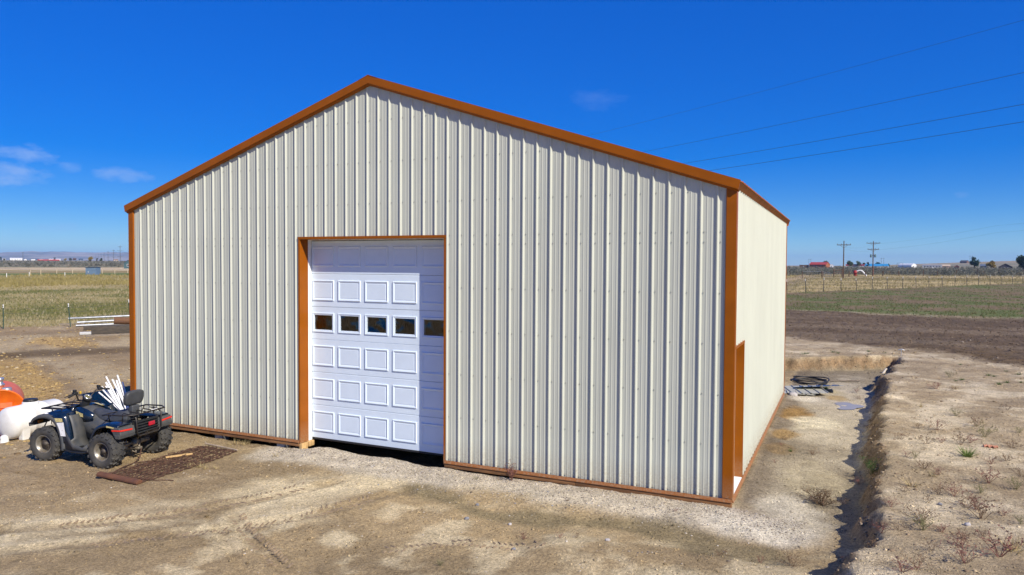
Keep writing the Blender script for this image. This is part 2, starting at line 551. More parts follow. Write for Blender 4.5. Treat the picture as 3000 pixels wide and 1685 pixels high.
    # trodden lighter lines in the tilled ground
    t = so * sstep(.60, .70, fbm(x * 0.15, y * 1.1, 0.55, 3, 75))
    col = mixc(col, C(.21, .165, .12) * np.ones_like(n1)[..., None], .5 * t)
    # ---------------- right field beyond the tilled strip
    rf = sstep(4, 9, x) * sstep(39.0, 44.0, y + (x - 15) * 0.25 + (fbm(x, y, .25, 4, 51) - .5) * 6)
    sprout = mixc(C(.165, .122, .072) * np.ones_like(n1)[..., None], C(.105, .135, .040) * np.ones_like(n1)[..., None], sstep(.36, .66, fbm(x, y, .35, 5, 76)))
    col = mixc(col, sprout, .95 * rf)
    fl = (x - 8.0) * (139.5 - 72.0) / 32.0 - (y - 72.0)                      # > 0 on the near side of the wire fence
    beyond = sstep(0.0, 5.0, -fl) * rf
    dry = mixc(C(.20, .165, .065) * np.ones_like(n1)[..., None], C(.42, .34, .185) * np.ones_like(n1)[..., None], sstep(.40, .66, fbm(x * .35, y * 1.0, .05, 4, 77)))
    col = mixc(col, dry, beyond)
    road = np.exp(-((y - 196 - (x - 13) * 0.95) / 7.0) ** 2) * sstep(-40, -10, x)
    col = mixc(col, C(.46, .37, .26) * np.ones_like(n1)[..., None], .8 * road)
    # ---------------- left yard and field
    ly = (1 - sstep(-2.0, 0.5, x))
    yard = mixc(C(.28, .21, .13) * (.85 + .3 * n1[..., None]), C(.40, .325, .22) * np.ones_like(n1)[..., None], sstep(.46, .66, fbm((x * .8 - y * .55) * .6, (x * .5 + y * .85) * 1.9, .35, 4, 78)))
    straw = sstep(.48, .66, fbm((x * .84 - y * .54) * .5, (x * .5 + y * .85) * 1.6, .28, 4, 79))
    yard = mixc(yard, C(.43, .285, .105) * (.75 + .5 * n3[..., None]), .75 * straw)
    t = 1 - sstep(.5, 1.3, np.hypot(((x + 15.6) * .50 - (y - 7.4) * -.86) / 5.6, ((x + 15.6) * .86 - (y - 7.4) * .50) / 1.5) + (n1 - .5) * .7)
    yard = mixc(yard, C(.085, .055, .025) * np.ones_like(n1)[..., None], .85 * t)
    col = mixc(col, yard, ly * .9)
    u = u0 = -(x * .80 - y * .60)                                           # distance out across the left field
    w = (fbm(x, y, .12, 4, 80) - .5) * 7 + (fbm(x, y, .022, 4, 83) - .5) * 60 * sstep(38, 90, u0)
    lf = sstep(31.5, 34.0, u + w * .5) * ly
    O = np.ones_like(n1)[..., None]
    patch = fbm(x, y, .035, 5, 81) * .6 + fbm(x, y, .16, 4, 85) * .4
    g = mixc(C(.37, .305, .165) * O, C(.165, .165, .055) * O, sstep(.40, .62, patch + .0016 * (60 - y)))
    g = mixc(g, C(.47, .40, .25) * O, .7 * (1 - sstep(36, 47, u + w)) * sstep(.3, .55, n1))
    g = mixc(g, C(.45, .375, .22) * O, .6 * sstep(.50, .64, fbm(x, y, .028, 4, 86)) * sstep(20, 60, y))
    g = mixc(g, C(.29, .235, .070) * O, .7 * sstep(100, 124, u + w) * (1 - sstep(170, 200, u + w)) * sstep(.38, .62, fbm(x, y, .04, 4, 84)))
    g = mixc(g, C(.080, .130, .032) * O, .85 * sstep(196, 206, u + w) * (1 - sstep(240, 252, u + w)))
    g = mixc(g, C(.24, .185, .085) * O, .85 * sstep(246, 256, u + w) * (1 - sstep(310, 330, u + w)))
    g = mixc(g, C(.50, .41, .30) * O, .8 * sstep(322, 340, u + w) * (1 - sstep(410, 440, u + w)))
    col = mixc(col, g, lf)
    # ---------------- sage flats and far land
    sg = sstep(255, 300, d + (nL - .5) * 60) * (1 - sstep(250, 285, u) * 0) * np.where(x < 0, sstep(430, 480, d), 1)
    sage = mixc(C(.255, .225, .165) * np.ones_like(n1)[..., None], C(.175, .175, .125) * np.ones_like(n1)[..., None], sstep(.35, .65, fbm(x, y, .02, 4, 82)))
    col = mixc(col, sage, sg)
    fr = sstep(1300, 2200, d)
    col = mixc(col, C(.30, .245, .165) * (.8 + .4 * nL[..., None]), fr)
    return np.clip(col * np.array([1.03, .98, .82])[None, None, :], 0.015, .9)


def ground_material():
    m = bpy.data.materials.new("earth"); m.use_nodes = True
    nt = m.node_tree; N, L = nt.nodes, nt.links
    p = N["Principled BSDF"]
    p.inputs['Specular IOR Level'].default_value = 0.25
    at = N.new("ShaderNodeAttribute"); at.attribute_name = "albedo"
    tc = N.new("ShaderNodeTexCoord")
    def noise(scale, detail=5.0, rough=0.6):
        n = N.new("ShaderNodeTexNoise"); n.inputs['Scale'].default_value = scale; n.inputs['Detail'].default_value = detail
        n.inputs['Roughness'].default_value = rough
        L.new(tc.outputs['Object'], n.inputs[0]); return n.outputs[0]
    def mr(v, a, b, c, d):
        r = N.new("ShaderNodeMapRange"); L.new(v, r.inputs[0])
        for i, k in enumerate((a, b, c, d)): r.inputs[1 + i].default_value = k
        return r.outputs[0]
    def mul(a, b):
        q = N.new("ShaderNodeMath"); q.operation = 'MULTIPLY'
        L.new(a, q.inputs[0])
        if isinstance(b, (int, float)): q.inputs[1].default_value = b
        else: L.new(b, q.inputs[1])
        return q.outputs[0]
    fine = noise(26.0, 6.0, 0.7); mid = noise(4.3, 5.0, 0.65); grit = noise(95.0, 3.0, 0.7); broad = noise(0.16, 5.0, .6)
    v = mul(mul(mr(fine, .28, .72, .52, 1.48), mr(mid, .3, .7, .80, 1.20)), mul(mr(grit, .3, .7, .60, 1.40), mr(broad, .3, .7, .88, 1.12)))
    vm = N.new("ShaderNodeVectorMath"); vm.operation = 'SCALE'
    L.new(at.outputs['Color'], vm.inputs[0]); L.new(v, vm.inputs[3])
    # scattered dark crumbs and light grit
    vo = N.new("ShaderNodeTexVoronoi"); vo.inputs['Scale'].default_value = 15.0; L.new(tc.outputs['Object'], vo.inputs[0])
    crumb = mr(vo.outputs['Distance'], 0.10, 0.20, 1.0, 0.0)
    sel = mr(noise(1.3, 3.0), .50, .62, 0.0, 1.0)
    rc = N.new("ShaderNodeSeparateColor"); L.new(vo.outputs['Color'], rc.inputs[0])
    pick = mr(rc.outputs[0], .55, .6, 0.0, 1.0)
    tone = mr(rc.outputs[1], .45, .55, 0.45, 1.5)
    sc = N.new("ShaderNodeVectorMath"); sc.operation = 'SCALE'; L.new(vm.outputs[0], sc.inputs[0]); L.new(tone, sc.inputs[3])
    mx = N.new("ShaderNodeMix"); mx.data_type = 'RGBA'
    L.new(mul(mul(crumb, sel), mul(pick, 0.8)), mx.inputs[0]); L.new(vm.outputs[0], mx.inputs[6]); L.new(sc.outputs[0], mx.inputs[7])
    L.new(mx.outputs[2], p.inputs['Base Color'])
    L.new(mr(mid, .3, .7, .98, .78), p.inputs['Roughness'])
    b1 = N.new("ShaderNodeBump"); b1.inputs['Strength'].default_value = .8; b1.inputs['Distance'].default_value = .05; L.new(fine, b1.inputs['Height'])
    b2 = N.new("ShaderNodeBump"); b2.inputs['Strength'].default_value = .5; b2.inputs['Distance'].default_value = .012; L.new(grit, b2.inputs['Height'])
    L.new(b1.outputs[0], b2.inputs['Normal']); L.new(b2.outputs[0], p.inputs['Normal'])
    return m


def build_ground():
    xs = axis(-15000, -14.0, 20.0, 15000, 0.06, 1.045, 1.06)
    ys = axis(-6000, -5.5, 18.0, 15000, 0.06, 1.25, 1.042)
    X, Y = np.meshgrid(xs, ys)
    Z = ground_z(X, Y)
    A = ground_albedo(X, Y)
    ny, nx = X.shape
    me = bpy.data.meshes.new("ground")
    me.vertices.add(nx * ny)
    me.vertices.foreach_set("co", np.stack([X, Y, Z], -1).astype(np.float32).ravel())
    idx = np.arange(nx * ny).reshape(ny, nx)
    q = np.stack([idx[:-1, :-1], idx[:-1, 1:], idx[1:, 1:], idx[1:, :-1]], -1).reshape(-1, 4)
    me.loops.add(q.size); me.loops.foreach_set("vertex_index", q.ravel().astype(np.int32))
    me.polygons.add(len(q))
    me.polygons.foreach_set("loop_start", np.arange(0, q.size, 4, dtype=np.int32))
    me.polygons.foreach_set("use_smooth", np.ones(len(q), bool))
    me.update(calc_edges=True)
    ca = me.attributes.new("albedo", 'FLOAT_COLOR', 'POINT')
    ca.data.foreach_set("color", np.concatenate([A, np.ones((ny, nx, 1))], -1).astype(np.float32).ravel())
    me.materials.append(ground_material())
    o = bpy.data.objects.new("ground", me); COL.objects.link(o)
    o["kind"] = "structure"
    return o


build_ground()


def gz(x, y):
    return float(ground_z(np.array([float(x)]), np.array([float(y)]))[0])
# ================================================================== barn
EAVE, RIDGE = 4.46, 4.46 + 6.096 * 0.333
SIDING = mat("cream_steel", (.522, .538, .452), rough=.45, spec=.25, var=.05, vscale=1.3, bump=.03, bscale=3.0, rvar=.06, stretch=(1, 1, .4))
TRIM = mat("copper_steel", (.290, .080, .003), rough=.42, spec=.16, var=.10, vscale=3.0, rvar=.08, bump=.03, bscale=5)
ROOFM = mat("copper_roof_steel", (.33, .10, .02), rough=.4, spec=.2, var=.1, vscale=2.0)
BOARD = mat("treated_board", (.25, .12, .045), rough=.85, var=.35, vscale=5, stretch=(.6, 4, 4), bump=.3, bscale=30)
LUMBER = mat("new_lumber", (.56, .36, .15), rough=.8, var=.25, vscale=6, stretch=(5, 5, .7), bump=.2, bscale=40)
DOORW = mat("white_door_steel", (.67, .765, .85), rough=.5, spec=.25, var=.03, vscale=4, bump=.05, bscale=60)
VINYL = mat("white_vinyl", (.83, .83, .81), rough=.5, var=.04, vscale=3)
RUBBER = mat("black_rubber", (.02, .02, .02), rough=.7)
CONC = mat("concrete_block", (.42, .41, .38), rough=.95, var=.2, vscale=9, bump=.4, bscale=60)
SCREWM = mat("painted_screw", (.40, .40, .35), rough=.35, metal=.3)


def glass_mat():
    m = bpy.data.materials.new("window_glass"); m.use_nodes = True
    p = m.node_tree.nodes["Principled BSDF"]
    p.inputs['Base Color'].default_value = (.75, .8, .8, 1)
    p.inputs['Roughness'].default_value = .02
    p.inputs['Transmission Weight'].default_value = 1.0
    p.inputs['IOR'].default_value = 1.5
    N, L = m.node_tree.nodes, m.node_tree.links
    tc = N.new("ShaderNodeTexCoord"); n = N.new("ShaderNodeTexNoise"); n.inputs['Scale'].default_value = 4.5; n.inputs['Detail'].default_value = 1.0
    L.new(tc.outputs['Object'], n.inputs[0])
    b = N.new("ShaderNodeBump"); b.inputs['Strength'].default_value = .9; b.inputs['Distance'].default_value = .05
    L.new(n.outputs[0], b.inputs['Height']); L.new(b.outputs[0], p.inputs['Normal'])
    return m


def dust_base(m, dust, top, amount):
    """splashed dust on the lowest part of a wall finish"""
    N, L = m.node_tree.nodes, m.node_tree.links
    p = N["Principled BSDF"]; src = p.inputs['Base Color'].links[0].from_socket
    tc = N.new("ShaderNodeTexCoord"); sx = N.new("ShaderNodeSeparateXYZ"); L.new(tc.outputs['Object'], sx.inputs[0])
    nz = N.new("ShaderNodeTexNoise"); nz.inputs['Scale'].default_value = 30; nz.inputs['Detail'].default_value = 6; nz.inputs['Roughness'].default_value = .75; L.new(tc.outputs['Object'], nz.inputs[0])
    mr = N.new("ShaderNodeMapRange"); mr.inputs[1].default_value = .02; mr.inputs[2].default_value = top; mr.inputs[3].default_value = 1; mr.inputs[4].default_value = 0; L.new(sx.outputs[2], mr.inputs[0])
    n2 = N.new("ShaderNodeMapRange"); n2.inputs[1].default_value = .42; n2.inputs[2].default_value = .60; n2.inputs[3].default_value = .15; n2.inputs[4].default_value = amount; L.new(nz.outputs[0], n2.inputs[0])
    mu = N.new("ShaderNodeMath"); mu.operation = 'MULTIPLY'; L.new(mr.outputs[0], mu.inputs[0]); L.new(n2.outputs[0], mu.inputs[1])
    mx = N.new("ShaderNodeMix"); mx.data_type = 'RGBA'; L.new(mu.outputs[0], mx.inputs[0]); L.new(src, mx.inputs[6]); mx.inputs[7].default_value = (*dust, 1)
    L.new(mx.outputs[2], p.inputs['Base Color'])


dust_base(SIDING, (.34, .28, .19), .45, .75)
dust_base(TRIM, (.34, .25, .16), .40, .6)
GLASS = glass_mat()
PITCH9 = 0.2286


def rib_profile(a, b, first):
    """(distance, height) points of ribbed sheet between a and b; main ribs every 9 inches, first at `first`"""
    pts = []
    k0 = int(math.floor((a - first) / PITCH9)) - 1
    k1 = int(math.ceil((b - first) / PITCH9)) + 1
    for k in range(k0, k1):
        c = first + k * PITCH9
        for dx, h in ((-.028, 0), (-.006, .0245), (.004, .0245), (.026, 0), (.070, 0), (.076, .0030), (.088, .0030), (.094, 0),
                      (.135, 0), (.141, .0030), (.153, .0030), (.159, 0)):
            pts.append((c + dx, h))
    out = [p for p in pts if a < p[0] < b]
    def at(t):
        for (p, q) in zip(pts[:-1], pts[1:]):
            if p[0] <= t <= q[0]: return p[1] + (q[1] - p[1]) * (t - p[0]) / max(1e-9, q[0] - p[0])
        return 0.0
    return [(a, at(a))] + out + [(b, at(b))]


def sheet_panel(name, a, b, first, zlo, zhi, place, parent, breaks=(), screws=(), lift=0.0):
    """one ribbed wall sheet from a to b. zlo/zhi: functions of distance. place(t, out, z) -> world point"""
    prof = rib_profile(a, b, first)
    for bk in breaks:
        if a < bk < b:
            for i, (p, q) in enumerate(zip(prof[:-1], prof[1:])):
                if p[0] < bk < q[0]:
                    h = p[1] + (q[1] - p[1]) * (bk - p[0]) / (q[0] - p[0])
                    prof.insert(i + 1, (bk, h)); break
    m = MB()
    for (p, q) in zip(prof[:-1], prof[1:]):
        mid = (p[0] + q[0]) / 2
        e = 1e-6
        z0a, z0b = zlo(p[0] + e), zlo(q[0] - e)
        z1a, z1b = zhi(p[0] + e), zhi(q[0] - e)
        if z1a - z0a < 1e-3 and z1b - z0b < 1e-3: continue
        m.add([place(p[0], p[1] + lift, z0a), place(q[0], q[1] + lift, z0b), place(q[0], q[1] + lift, z1b), place(p[0], p[1] + lift, z1a)], [(0, 1, 2, 3)])
    if not m.v: return None
    o = m.build(name, SIDING, parent, fix=False)
    sc = MB()
    k0 = int(math.ceil((a - first) / PITCH9)); k1 = int(math.floor((b - first) / PITCH9))
    for k in range(k0 - 1, k1 + 1):
        t = first + k * PITCH9 + .047
        if not (a < t < b): continue
        for z in screws:
            if not (zlo(t) + .01 < z < zhi(t) - .02): continue
            for h, r in ((.003, .009), (.006, .005)):
                c = Vector(place(t, lift + h, z)); o1 = Vector(place(t, lift + h + .005, z)) - c
                u = (Vector(place(t + .01, lift + h, z)) - c).normalized(); w = Vector((0, 0, 1))
                ring = [c + u * r * math.cos(i * math.pi / 3) + w * r * math.sin(i * math.pi / 3) for i in range(6)]
                sc.add(ring + [p + o1 for p in ring], [tuple(range(6, 12))] + [(i, (i + 1) % 6, 6 + (i + 1) % 6, 6 + i) for i in range(6)])
    if sc.v:
        s = sc.build("screw_rows", SCREWM, o); s["kind"] = "stuff"
    return o


def build_barn():
    barn = empty("metal_barn", (0, 0, 0), 0, "cream ribbed steel pole barn with copper brown trim and white garage door", "barn")
    DX0, DX1, DZ = 4.53, 7.57, 3.755
    first = 0.305
    zroof = lambda x: EAVE + (x if x < 6.096 else W_B - x) * 0.333 - 0.035
    def zlo(x): return DZ if DX0 <= x <= DX1 else 0.03
    rows = [0.075] + [0.075 + .715 * i for i in range(1, 9)]
    front = lambda t, h, z: (t, -h, z)
    edges = [0.0] + [first - .06 + PITCH9 * 4 * k for k in range(1, 14)] + [W_B]
    edges = [e for e in edges if e < W_B - .05] + [W_B]
    for i, (a, b) in enumerate(zip(edges[:-1], edges[1:])):
        a_ = max(a - .0, 0)
        sheet_panel("siding_panel", a_, b, first, zlo, zroof, front, barn, (DX0, DX1, 6.096), rows + [DZ + .04], lift=.0006 * (i % 2))
    # side and rear walls. walk-door opening in the right wall
    SY0, SY1, SZ = 0.17, 1.09, 2.14
    def zside(y): return SZ if SY0 <= y <= SY1 else 0.03
    ed = [0.0] + [.915 * k for k in range(1, 11)] + [L_B]
    for i, (a, b) in enumerate(zip(ed[:-1], ed[1:])):
        sheet_panel("siding_panel", a, b, .16, zside, lambda y: EAVE, lambda t, h, z: (W_B + h, t, z), barn, (SY0, SY1), rows[:7], lift=.0006 * (i % 2))
        sheet_panel("siding_panel", a, b, .16, lambda y: .03, lambda y: EAVE, lambda t, h, z: (-h, t, z), barn, (), (), lift=.0006 * (i % 2))
    for i, (a, b) in enumerate(zip(edges[:-1], edges[1:])):
        sheet_panel("siding_panel", a, b, first, lambda x: .03, zroof, lambda t, h, z: (t, L_B + h, z), barn, (6.096,), (), lift=.0006 * (i % 2))
    # roof sheets: ribs run up the slope, 3 ft sheets along the length
    cs = math.cos(math.atan(.333)); sn = math.sin(math.atan(.333))
    OH, RK = 0.095, 0.075
    re = [-RK] + [-RK + .915 * k for k in range(1, 11)] + [L_B + RK]
    re = [e for e in re if e < L_B + RK - .1] + [L_B + RK]
    for side in (0, 1):
        for i, (a, b) in enumerate(zip(re[:-1], re[1:])):
            prof = rib_profile(a, b, .10)
            m = MB()
            for p, q in zip(prof[:-1], prof[1:]):
                def P(t, h, u):
                    x = 6.096 - u if side == 0 else 6.096 + u
                    nx = -sn if side == 0 else sn
                    hh = h + .0007 * (i % 2)
                    return (x + nx * hh, t, EAVE + .035 + (6.096 - u) * .333 + cs * hh)
                m.add([P(p[0], p[1], -0.0), P(q[0], q[1], -0.0), P(q[0], q[1], 6.096 + OH), P(p[0], p[1], 6.096 + OH)], [(0, 1, 2, 3)])
            m.build("roof_panel", ROOFM, barn, fix=False)
    rc = MB().prism([(6.096 - .2, RIDGE + .035 - .2 * .333 + .028), (6.096, RIDGE + .07), (6.096 + .2, RIDGE + .035 - .2 * .333 + .028), (6.096, RIDGE + .06)], 'y', -.095, L_B + .095)
    rc.build("ridge_cap", ROOFM, barn)
    # rake trim, front and back: angled fascia with a returned lower lip
    for yb, sgn in ((0.0, -1), (L_B, 1)):
        for side in (0, 1):
            def X(u): return 6.096 - u if side == 0 else 6.096 + u
            def Zt(u): return EAVE + .060 + (6.096 - u) * .333
            ue = 6.096 + .085
            for kind, (zo1, zo2, y1, y2) in {"rake_trim": (.012, -.135, .066, .083)}.items():
                m = MB()
                ya, yc = yb + sgn * .070, yb + sgn * .090
                # outer fascia board
                e1, e2 = ue, ue - .028
                v = [(X(0), ya, Zt(0) + .004), (X(e1), ya, Zt(e1) + .004), (X(e2), ya, Zt(e2) - .132), (X(0), ya, Zt(0) - .132)]
                w = [(p[0], yc, p[2]) for p in v]
                m.add(v + w, [(0, 1, 2, 3), (4, 7, 6, 5), (0, 4, 5, 1), (1, 5, 6, 2), (2, 6, 7, 3), (3, 7, 4, 0)])
                # lower lip sloping back to the wall
                v = [(X(0), ya, Zt(0) - .133), (X(e2), ya, Zt(e2) - .133), (X(e2), yb + sgn * .026, Zt(e2) - .162), (X(0), yb + sgn * .026, Zt(0) - .162)]
                w = [(p[0], p[1], p[2] - .004) for p in v]
                m.add(v + w, [(0, 1, 2, 3), (4, 7, 6, 5), (0, 4, 5, 1), (1, 5, 6, 2), (2, 6, 7, 3), (3, 7, 4, 0)])
                o = m.build(kind, TRIM, barn)
    # eave trim below the roof edge on both long sides
    for x0, x1 in ((W_B + .021, W_B + .075), (-.075, -.021)):
        xo, xi = (x1 + .012, x0) if x0 > 0 else (x0 - .012, x1)
        MB().prism([(xo, EAVE + .002), (xi, EAVE - .068), (xi, EAVE + .004)], 'y', -.06, L_B + .06).build("eave_trim", TRIM, barn)
    # corner trims: an angle with small bent-in edges
    for (cx, sx) in ((0.0, 1), (W_B, -1)):
        for (cy, sy) in ((0.0, 1), (L_B, -1)):
            o1, o2, wd = .031, .0265, .105
            poly = [(cx - sx * o1, cy - sy * o1), (cx + sx * wd, cy - sy * o1), (cx + sx * (wd + .012), cy - sy * .004), (cx + sx * (wd + .008), cy - sy * .004),
                    (cx + sx * (wd - .002), cy - sy * o2), (cx - sx * o2, cy - sy * o2), (cx - sx * o2, cy + sy * (wd - .002)),
                    (cx - sx * .004, cy + sy * (wd + .008)), (cx - sx * .004, cy + sy * (wd + .012)), (cx - sx * o1, cy + sy * wd)]
            MB().prism(poly, 'z', .062, EAVE - .07).build("corner_trim", TRIM, barn)
    # base trim (angle flashing) and the treated board under it
    def base_front(x0, x1):
        m = MB()
        prof = [(-.029, .054), (-.029, .048), (-.044, .010), (-.044, .004), (-.026, .004), (-.026, .054)]
        m.prism([(p[0], p[1]) for p in prof], 'x', x0, x1)
        m.build("base_trim", TRIM, barn)
        n = int((x1 - x0) / 3.6) + 1
        for k in range(n):
            a = x0 + (x1 - x0) * k / n; b = x0 + (x1 - x0) * (k + 1) / n - .004
            MB().cbox(a, b, -.030, .012, -.066, -.002, .004).build("skirt_board", BOARD, barn)
    base_front(-.028, DX0 - .035); base_front(DX1 + .02, W_B + .028)
    for xs, sgn in ((W_B, 1), (0.0, -1)):
        m = MB()
        for (y0, y1) in (((.0, L_B),)):
            prof = [(xs + sgn * .024, .060), (xs + sgn * .024, .054), (xs + sgn * .045, .004), (xs + sgn * .045, -.004), (xs + sgn * .020, -.004), (xs + sgn * .020, .060)]
            m.prism(prof, 'y', y0, y1)
        m.build("base_trim", TRIM, barn)
        MB().box(min(xs, xs - sgn * .03), max(xs, xs - sgn * .03), .05, L_B - .05, -.55, -.008).build("skirt_board", BOARD, barn)
    MB().box(.05, W_B - .05, L_B - .03, L_B, -.55, -.008).build("skirt_board", BOARD, barn)
    # wall girts inside: closes the barn behind the thin sheets
    m = MB()
    m.box(.02, DX0 - .03, .02, .06, 0.0, EAVE - .05); m.box(DX1 + .03, W_B - .02, .02, .06, 0.0, EAVE - .05)
    m.prism([(.05, EAVE - .049), (W_B - .05, EAVE - .049), (6.096, RIDGE - .08)], 'y', .02, .06)
    m.build("wall_lining", BOARD, barn)
    # ---- garage door opening: jambs, header, stops
    m = MB(); m.box(DX0 - .035, DX0, -.026, .20, -.002, DZ).build("door_jamb", TRIM, barn)
    m = MB(); m.box(DX1, DX1 + .035, -.026, .20, -.02, DZ - .001).build("door_jamb", TRIM, barn)
    MB().box(DX0 - .04, DX1 + .04, -.030, .20, DZ + .001, DZ + .045).build("door_header", TRIM, barn)
    MB().box(DX0 - .03, DX0 + .001, .201, .30, .0, DZ).build("door_stop", VINYL, barn)
    MB().box(DX1 - .001, DX1 + .03, .201, .30, .0, DZ).build("door_stop", VINYL, barn)
    MB().box(DX0, DX1, .201, .30, DZ - .012, DZ + .03).build("door_stop", VINYL, barn)
    MB().cbox(DX0 - .032, DX0 + .035, -.02, .14, -.50, -.012, .006).build("jamb_post", LUMBER, barn)
    MB().cbox(DX0 - .03, DX0 + .055, .15, .30, -.10, -.004, .008).build("jamb_block", LUMBER, barn)
    for x in (2.33, 3.92):
        MB().cbox(x, x + .19, -.004 + .02, .20, -.52, -.068, .012).build("pier_block", CONC, barn)
    # ---- garage door: six sections, raised panels, a row of windows
    door = MB().box(DX0 + .01, DX1 - .01, .345, .350, .05, DZ - .01).build("garage_door", DOORW, barn)
    tops = [3.735, 3.122, 2.512, 1.905, 1.285, .668, .045]
    cols = [4.548 + .5975 * k for k in range(5)]
    pw = .505
    yF = .302
    # make backing plate of the window row open: replace backing by strips
    bpy.data.objects.remove(door)
    door = MB().box(DX0 + .002, DX1 - .002, .3445, .3450, .05, tops[3] - .02).build("garage_door", DOORW, barn)
    for r in range(6):
        z1, z0 = tops[r] - .002, tops[r + 1] + .002
        m = MB()
        xa, xb = DX0 + .003, DX1 - .003
        if r != 2:
            m.prism([(yF, z0 + .006), (yF + .006, z0), (yF + .04, z0), (yF + .04, z1), (yF + .006, z1), (yF, z1 - .006)], 'x', xa, xb)
        else:
            wz0, wz1 = 2.062, 2.376
            m.box(xa, xb, yF, yF + .04, z0, wz0); m.box(xa, xb, yF, yF + .04, wz1, z1)
            ex = [xa] + [e for c in cols for e in (c + .045, min(c + pw - .045, xb - .001))] + [xb]
            for k in range(0, len(ex), 2):
                if ex[k + 1] - ex[k] > .004: m.box(ex[k], ex[k + 1], yF, yF + .04, wz0, wz1)
        m.build("section", DOORW, door)
        for c in cols:
            x0, x1 = c, min(c + pw, xb)
            pz1 = tops[r] - .112; pz0 = pz1 - .385
            if r == 0: pz1 = 3.63; pz0 = 3.262
            if r != 2:
                q = MB()
                rings = [(0, .0), (.010, .016), (.020, .016), (.052, .002), (.058, .006), (.066, .006)]
                vs = []
                for ins, pr in rings:
                    vs += [(x0 + ins, yF - .001 - pr, pz0 + ins), (x1 - ins, yF - .001 - pr, pz0 + ins), (x1 - ins, yF - .001 - pr, pz1 - ins), (x0 + ins, yF - .001 - pr, pz1 - ins)]
                fs = []
                for i in range(len(rings) - 1):
                    for k in range(4):
                        fs.append((i * 4 + k, i * 4 + (k + 1) % 4, (i + 1) * 4 + (k + 1) % 4, (i + 1) * 4 + k))
                fs.append(tuple((len(rings) - 1) * 4 + k for k in range(4)))
                q.add(vs, fs); q.build("raised_panel", DOORW, door)
            else:
                q = MB(); wz0, wz1 = 2.035, 2.403
                rings = [(0, .0), (.006, .013), (.020, .013), (.026, .006), (.042, .006), (.050, -.006)]
                vs = []
                for ins, pr in rings:
                    vs += [(x0 + ins, yF - .001 - pr, wz0 + ins), (x1 - ins, yF - .001 - pr, wz0 + ins), (x1 - ins, yF - .001 - pr, wz1 - ins), (x0 + ins, yF - .001 - pr, wz1 - ins)]
                fs = [(i * 4 + k, i * 4 + (k + 1) % 4, (i + 1) * 4 + (k + 1) % 4, (i + 1) * 4 + k) for i in range(len(rings) - 1) for k in range(4)]
                q.add(vs, fs); q.build("window_frame", DOORW, door)
                MB().box(x0 + .047, x1 - .047, yF + .002, yF + .007, wz0 + .046, wz1 - .046).build("window_pane", GLASS, door)
    MB().prism([(yF + .002, .043), (yF + .0, .02), (yF + .02, .008), (yF + .04, .02), (yF + .038, .043)], 'x', DX0 + .004, DX1 - .004).build("bottom_seal", RUBBER, door)
    # ---- walk-door opening in the right wall
    m = MB()
    m.box(W_B - .26, W_B + .026, SY1, SY1 + .035, .07, SZ); m.build("side_door_jamb", TRIM, barn)
    m = MB(); m.box(W_B - .26, W_B + .0, SY0 - .03, SY0, .07, SZ); m.build("side_door_jamb", TRIM, barn)
    MB().box(W_B - .26, W_B + .028, SY0 - .03, SY1 + .036, SZ + .001, SZ + .04).build("side_door_header", TRIM, barn)
    MB().box(W_B - .26, W_B + .018, SY0, SY1, .03, .068).build("side_door_sill", VINYL, barn)
    leaf = MB().box(W_B - .31, W_B - .262, SY0, SY1, .07, SZ - .003).build("side_door", DOORW, barn)
    MB().lathe([(.0, 0), (.026, 0), (.028, .02), (.02, .045), (0, .05)], 12, Matrix.Translation((W_B - .262, SY0 + .08, 1.0)) @ Matrix.Rotation(R(90), 4, 'Y')).build("door_knob", SCREWM, leaf)
    # inside: posts and a plain dirt-dark back so that the windows look into a real room
    for x in (.12, 2.4, 4.4, 7.7, 9.9, 12.05):
        for y in (.12, 3.1, 6.2, L_B - .12):
            if y == .12 and 4.5 < x < 7.6: continue
            if .1 < y and .2 < x < 12 and y != L_B - .12 and y != .12: continue
            MB().box(x - .07, x + .07, y - .06 + (.01 if y < 1 else -.01), y + .06, -.3, EAVE - .1).build("wall_post", LUMBER, barn)
    return barn


build_barn()
# ================================================================== quad bike
BLUE = mat("quad_blue_plastic", (.005, .016, .038), rough=.24, spec=.6, coat=.3, var=.5, vscale=5, rvar=.08, bump=.02, bscale=8)
GREYP = mat("quad_grey_plastic", (.055, .060, .066), rough=.55, var=.35, vscale=9, var2=(.085, .082, .075), rvar=.1, bump=.05, bscale=50)
BLACKP = mat("quad_black_plastic", (.016, .017, .018), rough=.5, var=.4, vscale=8, bump=.05, bscale=60)
SEATV = mat("seat_vinyl", (.050, .053, .058), rough=.5, spec=.5, var=.25, vscale=6, bump=.12, bscale=90)
BLACKM = mat("black_steel_tube", (.015, .015, .016), rough=.4, metal=.3, var=.4, vscale=20, var2=(.05, .04, .032))
TYRE = mat("tyre_rubber", (.030, .031, .033), rough=.85, var=.5, vscale=5, var2=(.075, .068, .055), bump=.2, bscale=70)
RIM = mat("rim_steel", (.36, .345, .30), rough=.42, metal=.55, var=.3, vscale=9, var2=(.20, .165, .115), bump=.05)
RIMD = mat("rim_disc", (.04, .037, .034), rough=.6, metal=.2, var=.5, vscale=14, var2=(.10, .08, .06))
AXLE = mat("greasy_steel", (.20, .18, .15), rough=.55, metal=.5, var=.5, vscale=12, var2=(.30, .25, .18))
REDL = mat("red_lens", (.42, .012, .03), rough=.18, spec=.6, var=.2, vscale=30)
REDT = mat("red_tape", (.75, .03, .015), rough=.3)
ORANGEL = mat("amber_lens", (.75, .22, .02), rough=.25)
DECALW = mat("white_decal", (.80, .80, .80), rough=.4, var2=(.55, .50, .48), vscale=26, mix2=.62, sharp=.8)
DECALY = mat("yellow_decal", (.62, .52, .22), rough=.4, var2=(.08, .07, .04), vscale=60, mix2=.60, sharp=.8)
